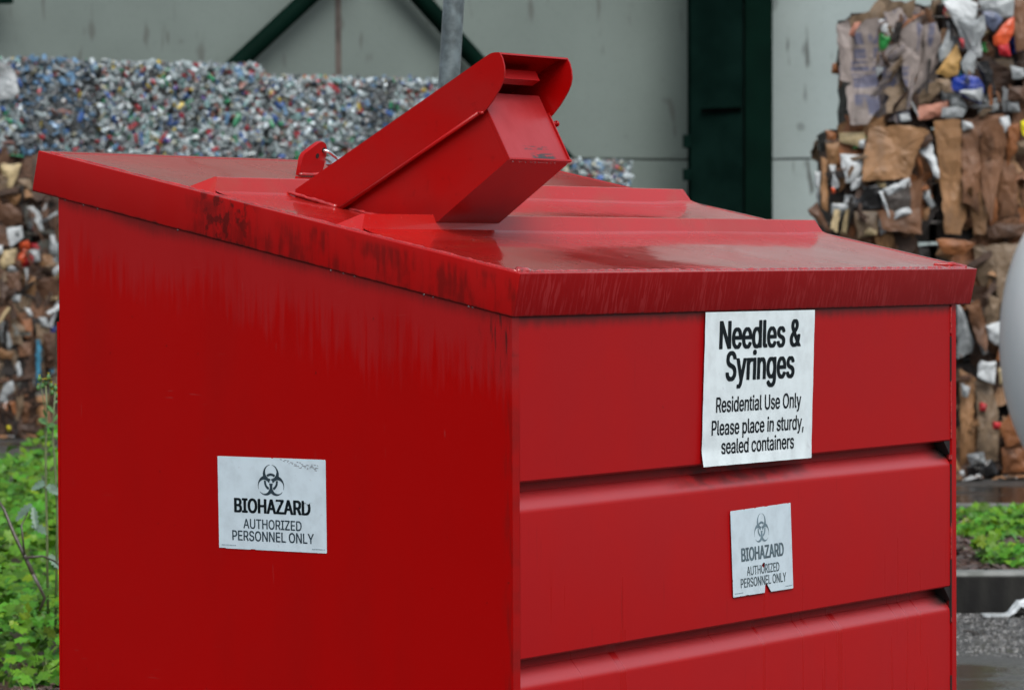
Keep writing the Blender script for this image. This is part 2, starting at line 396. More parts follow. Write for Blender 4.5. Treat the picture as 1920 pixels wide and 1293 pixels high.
# weld bead between rim and sheet
bm = bmesh.new()
def bead(bm, p0, p1, r0=0.0032, n=7, step=0.009, jit=0.35):
    p0, p1 = Vector(p0), Vector(p1); k = max(4, int((p1 - p0).length / step))
    pts = []; rs = []
    for i in range(k + 1):
        pts.append(p0.lerp(p1, i / k) + Vector((random.uniform(-1, 1), random.uniform(-1, 1), random.uniform(-0.5, 0.5))) * r0 * 0.35)
        rs.append(r0 * (1 + random.uniform(-jit, jit)))
    tube(bm, pts, rs, n)
i_ = 0.0185
q4 = [(i_, i_), (LW - i_, i_), (LW - i_, LL - i_), (i_, LL - i_)]
for k in (0, 3): bead(bm, L(*q4[k], -0.001), L(*q4[(k + 1) % 4], -0.001))
tube(bm, [L(0.018, 0.016, -0.001), L(0.024, 0.022, 0.002), L(0.05, 0.020, 0.001), L(0.075, 0.019, -0.002)], [0.003, 0.006, 0.006, 0.002], 8)
tube(bm, [L(LW - 0.02, 0.02, -0.001), L(LW - 0.05, 0.040, 0.001), L(LW - 0.10, 0.060, -0.002)], [0.006, 0.007, 0.002], 8)
o = bm_obj('weld_bead', bm, M_bead, lid, smooth=True)
# ribs pressed into the lid
for (ta, tc, tb) in ((0.392, 0.414, 0.458), (0.752, 0.774, 0.822)):
    bm = bmesh.new(); h = 0.0270; xa, xb = 0.040, LW - 0.010; ia, ib = 0.028, 0.026
    prof_r = [(ta - 0.0, -0.004), (tc - 0.003, h - 0.001), (tc, h), (tc + 0.004, h - 0.001), (tb, -0.004)]
    e0 = bm.verts.new(L(xa, ta, -0.005)); e1 = bm.verts.new(L(xa, tb, -0.005))
    f0 = bm.verts.new(L(xb, ta, -0.005)); f1 = bm.verts.new(L(xb, tb, -0.005))
    n_ = 16; rows = []
    for i in range(n_ + 1):
        x = xa + ia + (xb - ib - xa - ia) * i / n_
        rows.append([bm.verts.new(L(x + (0 if 0 < i < n_ else 0), t, n)) for (t, n) in prof_r])
    for A, B in zip(rows, rows[1:]):
        for j in range(4): bm.faces.new((A[j], A[j + 1], B[j + 1], B[j]))
    A = rows[0]; bm.faces.new((e0, A[0], A[1])); bm.faces.new((e0, A[1], A[2], A[3], e1)); bm.faces.new((e1, A[3], A[4]))
    B = rows[-1]; bm.faces.new((f0, B[1], B[0])); bm.faces.new((f0, f1, B[3], B[2], B[1])); bm.faces.new((f1, B[4], B[3]))
    o = bm_obj('lid_rib', bm, ML, lid); shade_auto(o, 25)
    # soft fillet in front of the rib
    V = []; Fc = []; n_ = 20
    for i in range(n_ + 1):
        x = xa + 0.01 + (xb - 0.012 - xa) * i / n_
        for (t, n) in ((ta + 0.006, 0.0030), (ta - 0.001, sheet_n(x, ta) + 0.0028), (ta - 0.014, sheet_n(x, ta - 0.014) + 0.0010), (ta - 0.040, sheet_n(x, ta - 0.04) - 0.0006)): V.append(L(x, t, n))
    for i in range(n_):
        for j in range(3): a = i * 4 + j; Fc.append((a, a + 1, a + 5, a + 4))
    mesh_obj('rib_fillet', V, Fc, ML, lid, smooth=True)

# ---- drop chute
ch_prof = [(0.375, 1.5075), (0.204, 1.6290), (0.253, 1.7215), (0.2735, 1.7605), (0.640, 1.5590), (0.640, 1.535)]
X0, X1 = 0.300, 0.524
ax = Vector((0, -0.876, 0.482)); pr = Vector((0, 0.469, 0.883))    # along the tube, across it
bm = bmesh.new()
prism(bm, [(X0, y, z) for y, z in ch_prof], (X1 - X0, 0, 0)); bevel(bm, 0.0025, 2)
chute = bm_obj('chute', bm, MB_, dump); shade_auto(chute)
chute['label'] = 'slanted red drop chute with hooded mouth'
# flap set into the mouth, framed by thin raised edges
P0 = Vector((0, 0.204, 1.6290)); dv = Vector((0, 0.049, 0.0925)).normalized()
bm = bmesh.new()
base_ = P0 + ax * 0.0012
pts = [(X0 + 0.004, *(base_ + dv * 0.004)[1:]), (X1 - 0.004, *(base_ + dv * 0.004)[1:]), (X1 - 0.004, *(base_ + dv * 0.150)[1:]), (X0 + 0.004, *(base_ + dv * 0.150)[1:])]
prism(bm, pts, ax * 0.0016)
bm_obj('flap', bm, MFL, chute)
bm = bmesh.new()
for (xa, xb) in ((X0, X0 + 0.0035), (X1 - 0.0035, X1)):
    a = P0 + ax * 0.0005; prism(bm, [(xa, *a[1:]), (xb, *a[1:]), (xb, *(a + dv * 0.11)[1:]), (xa, *(a + dv * 0.11)[1:])], ax * 0.006)
a = P0 + ax * 0.0005 - dv * 0.0006; prism(bm, [(X0 - 0.001, *a[1:]), (X1 + 0.001, *a[1:]), (X1 + 0.001, *(a + dv * 0.0035)[1:]), (X0 - 0.001, *(a + dv * 0.0035)[1:])], ax * 0.0068)
bm_obj('mouth_frame', bm, MB_, chute)
# hood: two side plates and a top plate
hood_pts = [(0.703, 1.5625), (0.703, 1.580), (0.2400, 1.8330), (0.2330, 1.8360), (0.2250, 1.8375), (0.2140, 1.8372), (0.2075, 1.8270), (0.2030, 1.8120), (0.2020, 1.7960),
            (0.2050, 1.7830), (0.2115, 1.7700), (0.2200, 1.7575), (0.2310, 1.7430), (0.2420, 1.7310), (0.2520, 1.7215), (0.2610, 1.7220), (0.585, 1.5440), (0.625, 1.5400)]
XH0, XH1 = 0.288, 0.536
for (xa, xb) in ((XH0, XH0 + 0.004), (XH1 - 0.004, XH1)):
    bm = bmesh.new(); prism(bm, [(xa, y, z) for y, z in hood_pts], (xb - xa, 0, 0)); bevel(bm, 0.001, 1, 50)
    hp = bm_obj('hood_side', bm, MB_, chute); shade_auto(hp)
bm = bmesh.new()
top_pts = [(0.703, 1.580), (0.2400, 1.8330), (0.2330, 1.8360), (0.2250, 1.8375), (0.2140, 1.8372)]
V = []; Fc = []
outer = [Vector((0, y, z)) for y, z in top_pts]; inner = [p - Vector((0, 0.479, 0.878)) * 0.004 for p in outer]
ring = outer + inner[::-1]
prism(bm, [(XH0 + 0.0042, p.y, p.z) for p in ring], (XH1 - XH0 - 0.0084, 0, 0))
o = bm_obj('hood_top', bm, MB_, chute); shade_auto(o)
# turned-out lip along the hood's lower left edge
bm = bmesh.new()
a0, a1 = Vector((XH0 - 0.0005, 0.597, 1.5375)), Vector((XH0 - 0.0005, 0.262, 1.7215))
tube(bm, [a0, a0.lerp(a1, 0.5), a1], [0.0042, 0.0036, 0.0045], 8)
tube(bm, [a1, Vector((XH0 + 0.001, 0.251, 1.7220))], [0.0040, 0.003], 8)
o = bm_obj('hood_lip', bm, MB_, chute, smooth=True)
# hinge bar inside the hood
bm = bmesh.new()
c0 = Vector((0, 0.2365, 1.7900)); 
prism(bm, [(XH0 + 0.006, *(c0)[1:]), (XH0 + 0.006, *(c0 + dv * 0.021)[1:]), (XH0 + 0.006, *(c0 + dv * 0.021 - ax * 0.02)[1:]), (XH0 + 0.006, *(c0 - ax * 0.02)[1:])], (0.175, 0, 0))
bevel(bm, 0.002, 2)
bm_obj('hinge_bar', bm, MB_, chute)
bm = bmesh.new()
tube(bm, [(XH1, 0.250, 1.708), (XH1 + 0.0125, 0.250, 1.708)], 0.0045, 10); tube(bm, [(XH1 + 0.0125, 0.250, 1.708), (XH1 + 0.0165, 0.250, 1.708)], 0.0065, 10)
bm_obj('hinge_pin', bm, MB_, chute, smooth=True)
# weld beads where the chute meets the lid
bm = bmesh.new()
def on_l(x, t): return L(x - LX0, t, 0.0)
bead(bm, (XH0 - 0.002, 0.735, 1.5790), (XH0 - 0.002, 0.600, 1.5440), 0.0042)
bead(bm, (X0 - 0.001, 0.600, 1.5440), (X0 - 0.001, 0.395, 1.5020), 0.0035)
bead(bm, (X0, 0.381, 1.5085), (X1 + 0.004, 0.381, 1.5085), 0.0038)
bm_obj('weld_bead', bm, M_bead, chute, smooth=True)

# ---- hasp tab at the back of the lid
tx = 0.632; TT = 0.985
tabp = [(0, -0.004), (0, 0.034), (0.006, 0.044), (0.050, 0.068), (0.064, 0.071), (0.076, 0.066), (0.083, 0.055), (0.084, 0.040), (0.080, -0.004)]
bm = bmesh.new()
prism(bm, [L(tx + x, TT, n) for x, n in tabp], L(0, 0.010, 0) - L(0, 0, 0)); bevel(bm, 0.0012, 1)
tab = bm_obj('lock_tab', bm, MB_, dump); shade_auto(tab)
bm = bmesh.new()
tube(bm, [L(tx + 0.052, TT - 0.0009, 0.040), L(tx + 0.052, TT + 0.0109, 0.040)], 0.0055, 14)
tube(bm, [L(tx + 0.071, TT - 0.0009, 0.053), L(tx + 0.071, TT + 0.0109, 0.053)], 0.0055, 14)
bm_obj('bolt_hole', bm, M_dark, tab)
bm = bmesh.new(); bead(bm, L(tx - 0.002, TT - 0.002, 0.0), L(tx + 0.084, TT - 0.002, 0.0), 0.004)
bm_obj('weld_bead', bm, M_bead, tab, smooth=True)
# ---- padlock, a thing of its own
pl = empty('padlock'); pl.parent = None
pl.location = dump.matrix_basis @ L(tx + 0.071, TT, 0.050); pl.rotation_euler = (0, 0, R(56.9832))
tag(pl, 'small silver padlock hanging from the red tab behind the chute', 'padlock')
bm = bmesh.new()
pts = []
for k in range(13):
    a = math.pi * k / 12
    pts.append(Vector((0.004 + 0.026 * math.sin(a) * 1.0, -0.010 * math.cos(a), -0.004 - 0.006 * math.sin(a))))
pts = [Vector((0.046, -0.012, -0.020)), Vector((0.024, -0.012, -0.010)), Vector((0.006, -0.011, -0.001)), Vector((0.001, -0.004, 0.002)), Vector((0.0, 0.005, 0.003)), Vector((0.002, 0.014, 0.0)), Vector((0.012, 0.016, -0.007)), Vector((0.046, 0.014, -0.020))]
tube(bm, pts, 0.0036, 10)
bm_obj('shackle', bm, M_steel, pl, smooth=True)
bm = bmesh.new(); box(bm, 0.0, 0.046, -0.020, 0.020, -0.009, 0.009); bevel(bm, 0.003, 2)
for k in range(5):
    pass
bd = bm_obj('lock_body', bm, M_steel, pl); bd.location = (0.040, 0.001, -0.018); bd.rotation_euler = (0, R(24), 0)

# ------------------------------------------------------------------ signs on the dumpster
def ink(name, c): return simple(name, c, 0.45, 0.15, 40, spec=0.08)
M_ink = ink('black_print', (0.006, 0.010, 0.013, 1)); M_ink2 = ink('slate_print', (0.030, 0.050, 0.065, 1)); M_ink3 = ink('faded_print', (0.16, 0.23, 0.27, 1))
def sticker_mat(name, c, sy):
    s = NT(name, rough=0.35, coat=0.2)
    k = s.mix(s.step(s.noise((1, 1, 1), 30, 5), 0.35, 0.75), c, tuple(v * 0.86 for v in c[:3]) + (1,))
    sc = s.M('MULTIPLY', s.step(s.noise((1, 90, 90), 1.3, 4) if sy else s.noise((12, 1, 12), 3, 4), 0.63, 0.75), 0.22)
    k = s.mix(sc, k, (0.25, 0.24, 0.26, 1)); s.base(k); return s.m
M_st = sticker_mat('weathered_vinyl', (0.60, 0.72, 0.79, 1), True); M_pp = sticker_mat('white_paper_sign', (0.74, 0.84, 0.87, 1), False)
